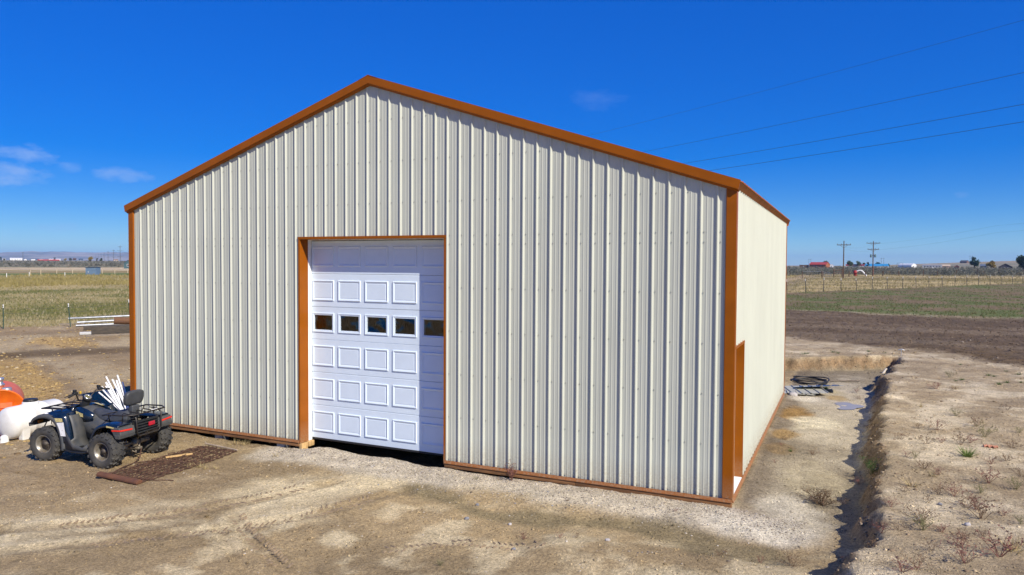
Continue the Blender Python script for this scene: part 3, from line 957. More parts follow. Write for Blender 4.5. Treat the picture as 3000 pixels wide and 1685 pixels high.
CHROME = mat("gauge_ring", (.7, .7, .7), rough=.2, metal=.8)
GAUGE = mat("gauge_face", (.16, .15, .06), rough=.3, var=.5, vscale=60)


def rot_to(d, up=(0, 0, 1)):
    return Vector(d).to_track_quat('Z', 'Y').to_matrix().to_4x4()


def build_atv():
    root = empty("quad_bike", (0, 0, 0), 0, "muddy dark blue four wheel quad bike with padded backrest parked by the barn", "quad bike")
    # local axes: x forward, y left, z up; ground at z = 0
    WB, HT, TR = .652, .535, .305

    def wheel(x, side, wd, rear):
        y = side * HT
        w = empty("wheel"); w.parent = root; w.location = (x, y, TR)
        w.rotation_euler = (0, 0, 0 if rear else R(6))
        m = MB()
        h = wd / 2
        prof = [(.150, -h * .72), (.165, -h * .92), (.215, -h * 1.05), (.258, -h * 1.0), (.280, -h * .82), (.286, -h * .4), (.287, 0), (.286, h * .4), (.280, h * .82),
                (.258, h * 1.0), (.215, h * 1.05), (.165, h * .92), (.150, h * .72)]
        rm = Matrix.Rotation(R(-90), 4, 'X')
        m.lathe(prof, 40, rm)
        # tread lugs: two staggered rows of chevron blocks plus shoulder blocks
        nl = 18
        for k in range(nl):
            for row in (-1, 1):
                a = 2 * math.pi * (k + (.5 if row > 0 else 0)) / nl
                for (yy, zz, lx, ly, tw) in ((row * h * .36, .290, .040, h * .62, row * .55), (row * h * .93, .276, .050, h * .34, row * .25)):
                    rmat = Matrix.Rotation(a, 4, 'Y') @ Matrix.Translation((0, yy, zz)) @ Matrix.Rotation(tw, 4, 'Z') @ (Matrix.Rotation(row * -.45, 4, 'X') if zz < .28 else Matrix())
                    m.obox((0, 0, 0), (1, 1, 1)) if False else None
                    c = [Vector((sx * lx / 2 * (1 if sz < 0 else .72), sy * ly / 2 * (1 if sz < 0 else .8), sz * .013)) for sz in (-1, 1) for sx, sy in ((-1, -1), (1, -1), (1, 1), (-1, 1))]
                    m.add([rmat @ v for v in c], [(0, 3, 2, 1), (4, 5, 6, 7), (0, 1, 5, 4), (1, 2, 6, 5), (2, 3, 7, 6), (3, 0, 4, 7)])
        m.build("tyre", TYRE, w)
        s = side
        rm2 = Matrix.Rotation(R(-90 * s), 4, 'X')      # local z of the lathe points outboard
        m = MB()
        m.lathe([(.158, h * .80), (.163, h * .88), (.152, h * .90), (.146, h * .72), (.128, h * .60), (.124, h * -.55), (.150, h * -.75)], 32, rm2)
        m.build("rim", RIM, w)
        m = MB()
        m.lathe([(.126, h * .05), (.112, h * .16), (.085, h * .10), (.070, h * .28), (.044, h * .34), (.040, h * .62), (.0, h * .66)], 28, rm2)
        for k in range(8):
            a = 2 * math.pi * k / 8
            m.lathe([(.0, .012), (.010, .010), (.011, 0)], 8, rm2 @ Matrix.Translation((.058 * math.cos(a), .058 * math.sin(a), h * .3)))
        m.build("hub", RIMD if rear else RIM if False else RIMD, w)
        return w

    for (x, rear) in ((WB, False), (-WB, True)):
        for s in (1, -1):
            wheel(x, s, .245 if rear else .205, rear)

    def fender(name, prof, y0, y1, s, material, lip=.035, thick=.012):
        """strip along prof (x, z) from y0 to y1 with a rolled outer lip"""
        rows = []
        n = len(prof)
        for i, (x, z) in enumerate(prof):
            a = prof[max(i - 1, 0)]; b = prof[min(i + 1, n - 1)]
            t = Vector((b[0] - a[0], 0, b[1] - a[1])).normalized()
            nrm = Vector((-t.z, 0, t.x))                      # inward (towards the wheel) is -nrm or +nrm
            if nrm.z > 0 or (abs(nrm.z) < .2 and nrm.x * (x - prof[n // 2][0]) > 0): nrm = -nrm
            row = []
            for f, (dy, dn) in enumerate(((0, 0), (.5, -.006), (.88, -.004), (.97, .006), (1.0, lip))):
                y = y0 + (y1 - y0) * dy
                row.append((x + nrm.x * dn, s * y, z + nrm.z * dn))
            rows.append(row)
        return MB().sheet(rows, True, thick).build(name, material, root)

    def curve(pts, n=5):
        """Catmull-Rom through 2-D points"""
        out = []
        P = [pts[0]] + list(pts) + [pts[-1]]
        for i in range(1, len(P) - 2):
            for k in range(n):
                t = k / n
                out.append(tuple(.5 * ((2 * P[i][j]) + (-P[i - 1][j] + P[i + 1][j]) * t + (2 * P[i - 1][j] - 5 * P[i][j] + 4 * P[i + 1][j] - P[i + 2][j]) * t * t + (-P[i - 1][j] + 3 * P[i][j] - 3 * P[i + 1][j] + P[i + 2][j]) * t ** 3) for j in range(2)))
        out.append(tuple(pts[-1]))
        return out

    for s in (1, -1):
        # front fender: nose, arch over the wheel, long rear mudguard
        pf = curve([(1.14, .585), (1.145, .66), (1.06, .735), (.90, .785), (.70, .790), (.52, .735), (.41, .60), (.345, .45), (.315, .30), (.31, .215)])
        fender("front_fender", pf, .20, .59, s, GREYP, .05)
        # blue skin on top, up to the cowl
        rows = []
        for (x, z) in curve([(1.10, .69), (1.0, .765), (.85, .815), (.68, .83), (.50, .80), (.36, .70), (.30, .56), (.27, .40)]):
            rows.append([(x, s * .13, z + .015), (x, s * .30, z + .02), (x, s * .44, z + .006), (x, s * .535, z - .018), (x, s * .555, z - .05)])
        MB().sheet(rows, True, .012).build("fender_skin", BLUE, root)
        MB().cbox(1.125, 1.165, s * .40 - .05, s * .40 + .05, .60, .66, .01).build("amber_marker", ORANGEL, root)
        rows = []
        for (xa, za, xb, zb) in ((.64, .785, .34, .845), (.53, .725, .30, .78), (.455, .63, .26, .68), (.41, .52, .225, .55), (.375, .42, .20, .44), (.36, .35, .185, .36)):
            rows.append([(xa, s * .572, za), (xa * .66 + xb * .34, s * .580, za * .66 + zb * .34), (xa * .34 + xb * .66, s * .572, za * .34 + zb * .66), (xb, s * .53, zb), (xb - .005, s * .44, zb)])
        MB().sheet(rows, True, .01).build("side_fairing", BLUE, root)
        # inner leg shield and footwell
        rows = []
        for (x, z) in curve([(.30, .80), (.23, .66), (.18, .48), (.15, .32), (.06, .255), (-.12, .25), (-.30, .27), (-.345, .36)]):
            yo = .47 if z > .4 else .565
            rows.append([(x, s * .20, z + .01), (x, s * .34, z), (x, s * (yo - .08), z), (x, s * yo, z + .012)])
        MB().sheet(rows, True, .015).build("footwell", GREYP, root)
        m = MB(); m.tube([(.31, s * .575, .235), (.10, s * .585, .215), (-.15, s * .585, .215), (-.36, s * .575, .25)], .016, 8)
        for k in range(5): m.box(-.12 + .06 * k, -.10 + .06 * k, min(s * .36, s * .56), max(s * .36, s * .56), .262, .278)
        m.build("foot_peg", BLACKP, root)
        MB().sheet([[(.31, s * .577, .60), (.27, s * .58, .42), (.25, s * .58, .24)], [(.10, s * .577, .36), (.08, s * .578, .30), (.06, s * .578, .23)],
                    [(-.15, s * .575, .30), (-.15, s * .577, .27), (-.15, s * .577, .235)], [(-.34, s * .57, .40), (-.34, s * .572, .33), (-.34, s * .572, .26)]], True, .01).build("side_skirt", GREYP, root)
        # rear fender: arch, flat top and squared tail
        pr = curve([(-.315, .25), (-.345, .42), (-.41, .58), (-.53, .70), (-.70, .755), (-.90, .765), (-1.06, .745)])
        fender("rear_fender", pr, .20, .60, s, BLUE, .055)
        m = MB(); m.prism([(-.86, .735), (-1.10, .715), (-1.135, .62), (-1.13, .545), (-.985, .545), (-.955, .60)], 'y', s * .27, s * .605)
        m.build("fender_flare", GREYP, root, bevel=.012)
        m = MB(); m.prism([(-1.0, .600), (-1.02, .532), (-1.125, .535), (-1.142, .605)], 'y', s * .29, s * .618); m.build("mud_flap", GREYP, root, bevel=.008)
        # reflector stripe: along the tail and round the corner
        m = MB(); m.obox((-1.131, s * .47, .668), (.008, .26, .026), Matrix.Rotation(s * R(4), 3, 'X')); m.obox((-1.03, s * .6085, .673), (.20, .008, .024), Matrix.Rotation(R(3), 3, 'Y')); m.build("red_reflector", REDT, root)
        # finned side vents under the seat
        m = MB()
        for k in range(4):
            m.obox((-.20 - .015 * k, s * .33, .56 - .05 * k), (.17 - .02 * k, .03, .022), Matrix.Rotation(R(-12), 3, 'Y'))
        m.build("side_vent", BLACKP, root)
    # body core and tank cover
    rows = []
    for (x, w, zt, zb) in ((.62, .16, .86, .55), (.45, .21, .88, .50), (.28, .22, .90, .42), (.10, .21, .84, .36), (-.08, .20, .76, .34), (-.30, .22, .70, .36), (-.55, .25, .70, .45), (-.80, .24, .70, .52), (-1.0, .22, .70, .56)):
        rows.append([(x, -w, zb), (x, -w * 1.05, (zt + zb) / 2), (x, -w * .8, zt - .03), (x, 0, zt), (x, w * .8, zt - .03), (x, w * 1.05, (zt + zb) / 2), (x, w, zb)])
    MB().sheet(rows, True, .01).build("body_shell", GREYP, root)
    rows = []
    for (x, w, zt) in ((1.12, .20, .66), (1.06, .24, .76), (.92, .25, .835), (.74, .22, .87), (.56, .18, .90)):
        rows.append([(x, -w, zt - .13), (x, -w * .9, zt - .035), (x, -w * .5, zt), (x, 0, zt + .01), (x, w * .5, zt), (x, w * .9, zt - .035), (x, w, zt - .13)])
    MB().sheet(rows, True, .012).build("front_cowl", BLUE, root)
    for s in (1, -1):                                  # blue tank side panels with decals
        rows = []
        for (x, y, z0, z1) in ((.46, .215, .70, .885), (.30, .235, .64, .905), (.14, .232, .66, .87), (-.02, .22, .70, .81)):
            rows.append([(x, s * y * .98, z0), (x, s * (y + .012), (z0 + z1) / 2), (x, s * y * .86, z1)])
        MB().sheet(rows, True, .008).build("tank_panel", BLUE, root)
    # seat
    rows = []
    for (x, w, zt, zb) in ((.16, .10, .845, .76), (.10, .135, .865, .74), (-.04, .15, .845, .72), (-.20, .165, .825, .71), (-.36, .18, .83, .71), (-.46, .18, .87, .71), (-.60, .18, .90, .72), (-.74, .17, .90, .73), (-.79, .14, .87, .74)):
        r_ = []
        for k in range(9):
            t = math.pi * k / 8
            r_.append((x, -w * math.cos(t) * (1 if k not in (0, 8) else 1.0), zb + (zt - zb) * min(1, math.sin(t) ** .55 if 0 < k < 8 else 0)))
        rows.append(r_)
    m = MB().sheet(rows, True)
    m.add(rows[0], [tuple(range(9))]); m.add(rows[-1], [tuple(range(9))[::-1]])
    m.build("seat", SEATV, root)
    # backrest: bracket and rounded pad
    MB().cbox(-.86, -.76, -.085, .085, .80, .985, .02).build("backrest_bracket", SEATV, root)
    bm = bmesh.new(); bmesh.ops.create_uvsphere(bm, u_segments=28, v_segments=18, radius=1)
    for v in bm.verts:
        c = v.co
        def sp(a, e): return math.copysign(abs(a) ** e, a)
        x, y, z = sp(c.x, .6) * .062, sp(c.y, .36) * .215, sp(c.z, .42) * .128
        y *= 1 + .14 * min(0, z / .128) - .05 * max(0, z / .128)
        v.co = Vector((x - .02 * z / .128, y, z + .012 * (1 - (y / .2) ** 2)))
    MB().from_bm(bm, True, Matrix.Translation((-.80, 0, 1.105))).build("backrest_pad", SEATV, root)
    # steering: pod, gauge, bars, grips, levers, cable
    m = MB(); m.tube([(.50, 0, .80), (.44, 0, .93), (.41, 0, 1.0)], [.085, .075, .07], 14); m.build("steering_pod", BLACKP, root)
    gm = Matrix.Translation((.385, 0, 1.035)) @ Matrix.Rotation(R(-28), 4, 'Y')
    MB().lathe([(.0, -.05), (.075, -.05), (.085, -.01), (.080, .012), (.062, .016)], 24, gm).build("gauge_housing", BLACKP, root)
    MB().lathe([(.050, .012), (.056, .021), (.064, .021), (.067, .012)], 24, gm).build("gauge_ring", CHROME, root)
    MB().lathe([(.0, .0165), (.052, .0155)], 24, gm).build("gauge_face", GAUGE, root)
    bars = [(.30, .40, 1.125), (.335, .24, 1.155), (.37, .20, 1.12), (.42, .115, 1.0), (.43, .06, .975), (.43, -.06, .975), (.42, -.115, 1.0), (.37, -.20, 1.12), (.335, -.24, 1.155), (.30, -.40, 1.125)]
    MB().tube(bars, .0115, 10).build("handlebar", BLACKM, root)
    for s in (1, -1):
        MB().tube([(.315, s * .31, 1.138), (.285, s * .425, 1.118)], [.017, .019], 10).build("grip", RUBBER, root)
        m = MB(); m.cbox(.30, .365, min(s * .22, s * .30), max(s * .22, s * .30), 1.125, 1.175, .01); m.cbox(.325, .375, min(s * .225, s * .275), max(s * .225, s * .275), 1.17, 1.215, .008)
        m.build("control_pod", BLACKP, root)
        MB().tube([(.355, s * .265, 1.14), (.385, s * .33, 1.13), (.375, s * .43, 1.105)], [.008, .007, .006], 6).build("brake_lever", BLACKM, root)
    MB().cbox(.30, .335, .195, .225, 1.14, 1.185, .006).build("yellow_switch", mat("yellow_switch", (.55, .36, .03), rough=.4), root)
    MB().tube([(.33, -.27, 1.13), (.30, -.30, 1.02), (.34, -.25, .92), (.42, -.14, .87)], .004, 6).build("throttle_cable", BLACKM, root)
    MB().tube([(.37, .20, 1.10), (.48, .24, 1.0), (.56, .20, .88)], .005, 6).build("brake_cable", BLACKM, root)
    # racks
    m = MB()
    for y in (-.34, -.17, 0, .17, .34): m.tube([(.62, y, .885), (1.06, y, .865)], .011, 8)
    m.tube([(.60, -.40, .885), (.60, .40, .885), (1.10, .40, .86), (1.10, -.40, .86)], .013, 8, closed=True)
    for y in (-.30, .30): m.tube([(.95, y, .87), (.95, y, .76)], .011, 8); m.tube([(.70, y, .88), (.70, y, .80)], .011, 8)
    m.build("front_rack", BLACKM, root)
    m = MB()
    for y in (-.30, -.15, 0, .15, .30): m.tube([(-.88, y, .895), (-1.17, y, .88)], .010, 8)
    m.tube([(-.48, -.42, .86), (-.48, .42, .86)], .010, 8)
    m.tube([(-.46, -.40, .85), (-.62, -.46, .885), (-1.02, -.46, .90), (-1.20, -.36, .90), (-1.20, .36, .90), (-1.02, .46, .90), (-.62, .46, .885), (-.46, .40, .85)], .013, 8)
    for y in (-.36, .36): m.tube([(-.92, y, .90), (-.92, y, .76)], .011, 8); m.tube([(-.62, y * 1.15, .885), (-.60, y, .76)], .010, 8)
    m.build("rear_rack", BLACKM, root)
    # tail: louvred panel, hoop bumper, lamp
    m = MB(); m.box(-1.10, -1.08, -.30, .30, .53, .76)
    for k in range(5): m.obox((-1.118, 0, .555 + .047 * k), (.04, .56 - .01 * k, .022), Matrix.Rotation(R(18), 3, 'Y'))
    m.build("tail_grille", BLACKP, root)
    m = MB(); m.tube([(-1.08, .29, .88), (-1.175, .295, .84), (-1.19, .28, .58), (-1.17, .24, .515), (-1.165, -.24, .515), (-1.19, -.28, .58), (-1.175, -.295, .84), (-1.08, -.29, .88)], .014, 8)
    m.tube([(-1.17, .22, .515), (-1.17, -.22, .515)], .018, 8)
    m.build("rear_bumper", BLACKM, root)
    MB().cbox(-1.165, -1.135, -.16, -.02, .635, .705, .01).build("tail_light", REDL, root)
    MB().cbox(-1.19, -1.165, -.20, -.06, .895, .915, .004).build("rack_decal", DECALW, root)
    # running gear
    m = MB(); m.tube([(-WB, -.36, TR), (-WB, .36, TR)], .032, 12); m.tube([(-WB, -.36, TR), (-WB, -.16, TR)], .048, 12)
    m.build("rear_axle", AXLE, root)
    bm = bmesh.new(); bmesh.ops.create_uvsphere(bm, u_segments=14, v_segments=10, radius=.085)
    MB().from_bm(bm, True, Matrix.Translation((-WB, -.06, TR))).build("differential", AXLE, root)
    MB().tube([(WB, -.36, TR), (WB, .36, TR)], .028, 10).build("front_axle", AXLE, root)
    m = MB(); m.tube([(-WB, -.05, TR + .02), (-.45, -.05, .40), (-.1, -.05, .38)], .04, 8); m.cbox(-.40, .40, -.19, .19, .24, .55, .03); m.build("engine_block", BLACKP, root)
    m = MB()
    for s in (1, -1):
        for x in (WB - .05, -WB + .1):
            m.tube([(x, s * .30, .33), (x - .05, s * .22, .68)], .028, 8)
    m.build("shock_absorber", AXLE, root)
    m = MB(); m.cbox(-.96, -.70, -.05, .05, .215, .255, .01); m.lathe([(0, 0), (.022, .0), (.022, .02), (.012, .03), (.024, .05), (.016, .07), (0, .075)], 12, Matrix.Translation((-.93, 0, .255)))
    m.tube([(-.85, .0, .24), (-.90, .05, .16), (-.86, .1, .2)], .012, 6)
    m.build("tow_hitch", AXLE, root)
    MB().tube([(.06, -.20, .40), (-.5, -.24, .47), (-.62, -.26, .50), (-1.05, -.27, .52)], [.03, .035, .06, .06], 12).build("exhaust", AXLE, root)
    MB().tube([(1.10, .30, .60), (1.14, .32, .52), (1.08, .34, .44), (1.0, .34, .42)], .012, 8).build("front_bumper", BLACKM, root)
    # decals: thin plates just off the plastic
    def decal(name, quad, material):
        return MB().sheet([quad[:2], quad[3:1:-1]], False, .002).build(name, material, root)
    decal("warning_sticker", [(.47, .590, .69), (.30, .586, .71), (.25, .586, .47), (.385, .594, .47)], DECALW)
    decal("warning_sticker_band", [(.53, .586, .765), (.34, .583, .775), (.325, .586, .715), (.485, .589, .705)], DECALY)
    decal("tank_decal", [(.34, -.10, .925), (.16, -.12, .885), (.16, -.19, .87), (.34, -.18, .905)], DECALY)
    decal("tank_decal", [(.38, .262, .84), (.20, .262, .80), (.20, .257, .74), (.36, .262, .76)], DECALY)
    decal("fender_decal", [(-.80, .612, .742), (-.98, .613, .730), (-.98, .613, .708), (-.80, .612, .715)], DECALY)
    decal("fender_decal", [(.86, .50, .822), (.66, .515, .80), (.66, .535, .79), (.86, .53, .807)], DECALW)
    for o in root.children:                       # trim the bodywork to the wheels
        if o.type == 'MESH' and o.name.split('.')[0] not in ('rear_axle', 'front_axle', 'differential', 'handlebar', 'grip', 'control_pod', 'brake_lever', 'shock_absorber'):
            o.data.transform(Matrix.Diagonal((.875, .95, 1.0, 1.0)))
    root.location = (1.600, -1.827, -.150)
    root.rotation_euler = (R(-.8), R(-1.0), R(187.5))
    return root


ATV = build_atv()
# ================================================================== yard objects
POLY = mat("white_poly_tank", (.80, .80, .77), rough=.42, spec=.4, var=.10, vscale=2.5, var2=(.66, .63, .56), mix2=.62, translucent=.12)
ORANGE = mat("orange_enamel", (.80, .165, .010), rough=.40, spec=.4, var=.2, vscale=4, var2=(.66, .11, .008))
BLACKCAP = mat("black_cap", (.02, .021, .025), rough=.5)
GALV = mat("galvanised_steel", (.50, .51, .52), rough=.4, metal=.6, var=.2, vscale=9)
RUST = mat("rusty_steel", (.105, .050, .028), rough=.9, var2=(.055, .030, .020), vscale=18, mix2=.5, bump=.4, bscale=80)
RUSTB = mat("rusty_bar", (.165, .068, .030), rough=.85, var2=(.10, .042, .024), vscale=9, bump=.3, bscale=70)
PVC = mat("white_pvc", (.80, .80, .78), rough=.4, var=.08, vscale=5)
WOODG = mat("weathered_wood", (.30, .245, .18), rough=.92, var2=(.13, .105, .08), vscale=7, stretch=(.6, 5, 5), bump=.5, bscale=24)
WOODD = mat("dark_timber", (.045, .038, .030), rough=.92, var2=(.10, .08, .06), vscale=8, stretch=(.5, 6, 6), bump=.5, bscale=26)
LOGM = mat("red_brown_log", (.19, .085, .038), rough=.9, var2=(.10, .055, .03), vscale=7, stretch=(.7, 4, 4), bump=.6, bscale=20)
ALU = mat("aluminium_pipe", (.40, .42, .44), rough=.45, metal=.5, var=.25, vscale=5)
BLUEPL = mat("blue_drum_plastic", (.022, .060, .155), rough=.5, var=.25, vscale=4)
SHADE_BLUE = mat("scrap_panel_shade", (.22, .30, .38), rough=.45, var=.2, vscale=3)  # blue colour stands in for shadow on the back of the siding


def white_tank():
    t = empty("leg_tank", (-1.66, -1.04, gz(-1.66, -1.04)), 0, "white plastic tank lying on moulded legs with black lid beside the quad bike", "tank")
    ax = Vector((-.10, .995, 0)).normalized()                # near-left end to far-right end
    rad, L_ = .325, 1.12
    m4 = Matrix.Translation((0, 0, .345)) @ ax.to_track_quat('Z', 'Y').to_matrix().to_4x4()
    prof = [(0, -L_ / 2 - .075), (.10, -L_ / 2 - .07), (.20, -L_ / 2 - .05), (.28, -L_ / 2 - .012), (rad - .012, -L_ / 2 + .03), (rad, -L_ / 2 + .07),
            (rad, -.20), (rad + .008, -.19), (rad + .008, -.15), (rad, -.14), (rad, .14), (rad + .008, .15), (rad + .008, .19), (rad, .20),
            (rad, L_ / 2 - .07), (rad - .012, L_ / 2 - .03), (.28, L_ / 2 + .012), (.20, L_ / 2 + .05), (.10, L_ / 2 + .07), (0, L_ / 2 + .075)]
    MB().lathe(prof, 40, m4).build("shell", POLY, t)
    px = Vector((-ax.y, ax.x, 0))                           # left of the axis
    rm = Matrix(((ax.x, px.x, 0), (ax.y, px.y, 0), (0, 0, 1)))
    for s in (-1, 1):
        for k in (-.36, .36):
            c = ax * k + px * (s * .225)
            m = MB()
            v = []
            for (zz, a, b) in ((-.02, .075, .055), (.30, .095, .085)):
                for q in ((-a, -b), (a, -b), (a, b), (-a, b)):
                    v.append(c + ax * q[0] + px * q[1] + Vector((0, 0, zz)))
            m.add(v, [(0, 3, 2, 1), (4, 5, 6, 7), (0, 1, 5, 4), (1, 2, 6, 5), (2, 3, 7, 6), (3, 0, 4, 7)])
            m.build("leg", POLY, t, bevel=.015)
    lid = Matrix.Translation(ax * -.05)
    MB().lathe([(.155, .60), (.15, .70), (.135, .715), (.12, .715)], 28, lid).build("fill_neck", POLY, t)
    m = MB().lathe([(.125, .70), (.128, .755), (.115, .765), (.0, .765)], 24, lid)
    for k in range(12):
        a = math.pi * 2 * k / 12; m.obox(lid @ Vector((.128 * math.cos(a), .128 * math.sin(a), .73)), (.012, .02, .045), Matrix.Rotation(a, 3, 'Z'))
    m.build("lid", BLACKCAP, t)
    e = ax * (-L_ / 2 - .05)
    m = MB(); m.lathe([(.085, -.02), (.075, .10), (.04, .13), (0, .13)], 16, Matrix.Translation(e + Vector((0, 0, .0)))); m.build("drain_boss", POLY, t)
    m = MB(); m.tube([e + Vector((0, 0, .06)), e - ax * .15 - px * -.05 + Vector((0, 0, .055)), e - ax * .24 + px * .08 + Vector((0, 0, .05))], .028, 10)
    m.build("outlet", BLACKCAP, t)
    m = MB(); m.cbox(-.05, .05, -.012, .012, -.008, .012, .004)
    o = m.build("valve_handle", REDT, t); o.location = e - ax * .22 + px * .06 + Vector((0, 0, .10)); o.rotation_euler = (0, 0, .6)
    return t


white_tank()


def orange_tank():
    t = empty("fuel_tank", (-2.85, -.95, gz(-2.85, -.95)), 0, "orange steel fuel tank with chrome fill cap behind the white tank", "tank")
    ax = Vector((.86, -.50, 0)).normalized()                # visible end faces the camera
    rad, L_ = .45, 1.5
    off = Vector((-.42, .20, 0))
    m4 = Matrix.Translation(off + Vector((0, 0, rad + .03))) @ ax.to_track_quat('Z', 'Y').to_matrix().to_4x4()
    MB().lathe([(0, -L_ / 2), (rad - .01, -L_ / 2), (rad, -L_ / 2 + .02), (rad, -L_ / 2 + .05), (rad, L_ / 2 - .07), (rad, L_ / 2 - .03), (rad + .012, L_ / 2 - .025), (rad + .012, L_ / 2 + .012), (rad - .015, L_ / 2 + .012), (rad - .03, L_ / 2 - .012), (0, L_ / 2 - .002)], 48, m4).build("shell", ORANGE, t)
    px = Vector((-ax.y, ax.x, 0))
    c = off + ax * (L_ / 2 + .012) + Vector((0, 0, rad + .15)) + px * .10
    m = MB(); m.obox(c, (.02, .22, .11), Matrix(((ax.x, px.x, 0), (ax.y, px.y, 0), (0, 0, 1)))); m.build("name_plate", mat("faded_orange", (.70, .16, .05), rough=.6, var=.2), t)
    m = MB(); m.obox(c - Vector((0, 0, .09)), (.05, .34, .018), Matrix(((ax.x, px.x, 0), (ax.y, px.y, 0), (0, 0, 1)))); m.build("grab_rail", ORANGE, t)
    top = off + Vector((0, 0, 2 * rad + .03))
    MB().lathe([(.07, -.02), (.07, .05), (.085, .055), (.085, .09), (.06, .10), (.055, .16), (.075, .17), (.07, .22), (0, .235)], 20, Matrix.Translation(top + ax * .42)).build("fill_cap", CHROME, t)
    MB().lathe([(.09, -.02), (.09, .03), (.075, .045), (0, .05)], 20, Matrix.Translation(top + ax * .62 + px * .12 - Vector((0, 0, .02)))).build("hatch", GALV, t)
    m = MB()
    for k in (-.45, .45):
        m.obox(off + ax * k + Vector((0, 0, .06)), (.10, .8, .16), Matrix(((ax.x, px.x, 0), (ax.y, px.y, 0), (0, 0, 1))))
    m.build("skid", mat("dark_red_steel", (.20, .03, .01), rough=.6, var=.3), t)
    return t


orange_tank()


def harrow():
    t = empty("chain_harrow", (3.25, -1.65, gz(3.25, -1.65)), 0, "rusty chain drag harrow lying flat on the dirt behind the quad bike", "harrow")
    z0 = gz(3.25, -1.65)
    def G(x, y): return gz(x, y) - z0
    # drag bar at the near end
    m = MB()
    prof = [(-.055, .0), (-.055, .03), (-.03, .058), (.02, .062), (.055, .04), (.055, .0)]
    m.prism([(y, z) for y, z in prof], 'x', -.45, .45)
    o = m.build("drag_bar", RUSTB, t, bevel=.006); o.location = (.06, -1.13, G(3.3, -2.77) + .02); o.rotation_euler = (R(0), R(1.5), R(1.5))
    o = MB().tube([(-.46, 0, 0), (.46, 0, 0)], .014, 8).build("end_rod", mat("pale_rod", (.42, .33, .24), rough=.7, var=.3, vscale=10), t)
    o.location = (-.16, 1.11, G(3.1, -.55) + .03); o.rotation_euler = (0, 0, R(-6))
    link = MB()
    pts = [(.011 * math.cos(a), .046 * math.sin(a) + (.018 if math.sin(a) > 0 else -.018), 0) for a in [2 * math.pi * k / 10 for k in range(10)]]
    link.tube(pts, .0068, 5, closed=True)
    lv, lf = link.v, link.f
    r_ = random.Random(5)
    n = 10
    for k in range(n):
        m = MB()
        u = -.44 + .88 * k / (n - 1)
        ph = r_.uniform(0, 6)
        y = -1.07; i = 0
        while y < 1.08:
            f = (y + 1.1) / 2.2
            x = u + .06 - .22 * f + .012 * math.sin(y * 5 + ph) + (.0 if f > .1 else 0) + .01 * r_.uniform(-1, 1)
            a = (R(78) if i % 2 else R(8)) + r_.uniform(-.2, .2)
            rz = r_.uniform(-.18, .18) - .10
            M = Matrix.Translation((x, y, G(3.25 + x, -1.65 + y) + .018 + (.012 if i % 2 else 0))) @ Matrix.Rotation(rz, 4, 'Z') @ Matrix.Rotation(a, 4, 'Y')
            m.add([M @ Vector(v) for v in lv], lf, True)
            y += .094; i += 1
        m.build("chain", RUST, t)
    # cross wires tying the chains together
    for k in range(8):
        y = -.95 + 1.95 * k / 7
        f = (y + 1.1) / 2.2
        pts = []
        for q in range(13):
            u = -.45 + .9 * q / 12
            x = u + .06 - .22 * f
            yy = y + (.035 if q % 2 else -.035) + r_.uniform(-.01, .01)
            pts.append((x, yy, G(3.25 + x, -1.65 + yy) + .022 + r_.uniform(0, .012)))
        MB().tube(pts, .006, 5).build("cross_wire", RUST, t)
    return t


harrow()


def tow_chain():
    a = Vector((2.46, -1.72, .06)); pts = []
    path = [a, Vector((2.52, -1.80, -.07)), Vector((2.58, -1.95, -.12)), Vector((2.68, -2.25, -.11)), Vector((2.83, -2.55, -.11)), Vector((2.93, -2.68, -.10))]
    for p, q in zip(path[:-1], path[1:]):
        for k in range(5):
            c = p.lerp(q, k / 5); pts.append((c.x, c.y, max(c.z, gz(c.x, c.y) + .012) if c.z < 0 else c.z))
    o = MB().tube(pts, .011, 6).build("tow_chain", RUST)
    tag(o, "rusty tow chain hanging from the quad bike hitch to the harrow", "chain")
    path = [(2.60, -1.95), (2.75, -1.75), (2.95, -1.60), (2.78, -1.35), (2.72, -1.15), (2.80, -.95)]
    pts = []
    for (p, q) in zip(path[:-1], path[1:]):
        for k in range(6):
            x = p[0] + (q[0] - p[0]) * k / 6; y = p[1] + (q[1] - p[1]) * k / 6; pts.append((x, y, gz(x, y) + .012))
    o = MB().tube(pts, .009, 6).build("loose_chain", RUST)
    tag(o, "thin rusty chain lying loose on the dirt between the rear wheel and harrow", "chain")
    path = [(3.78, -2.55), (3.95, -2.42), (4.08, -2.40)]
    pts = []
    for (p, q) in zip(path[:-1], path[1:]):
        for k in range(6):
            x = p[0] + (q[0] - p[0]) * k / 6; y = p[1] + (q[1] - p[1]) * k / 6; pts.append((x, y, gz(x, y) + .008))
    tag(MB().tube(pts, .008, 6).build("broken_chain", RUST), "short broken piece of rusty chain right of the harrow", "chain")


tow_chain()


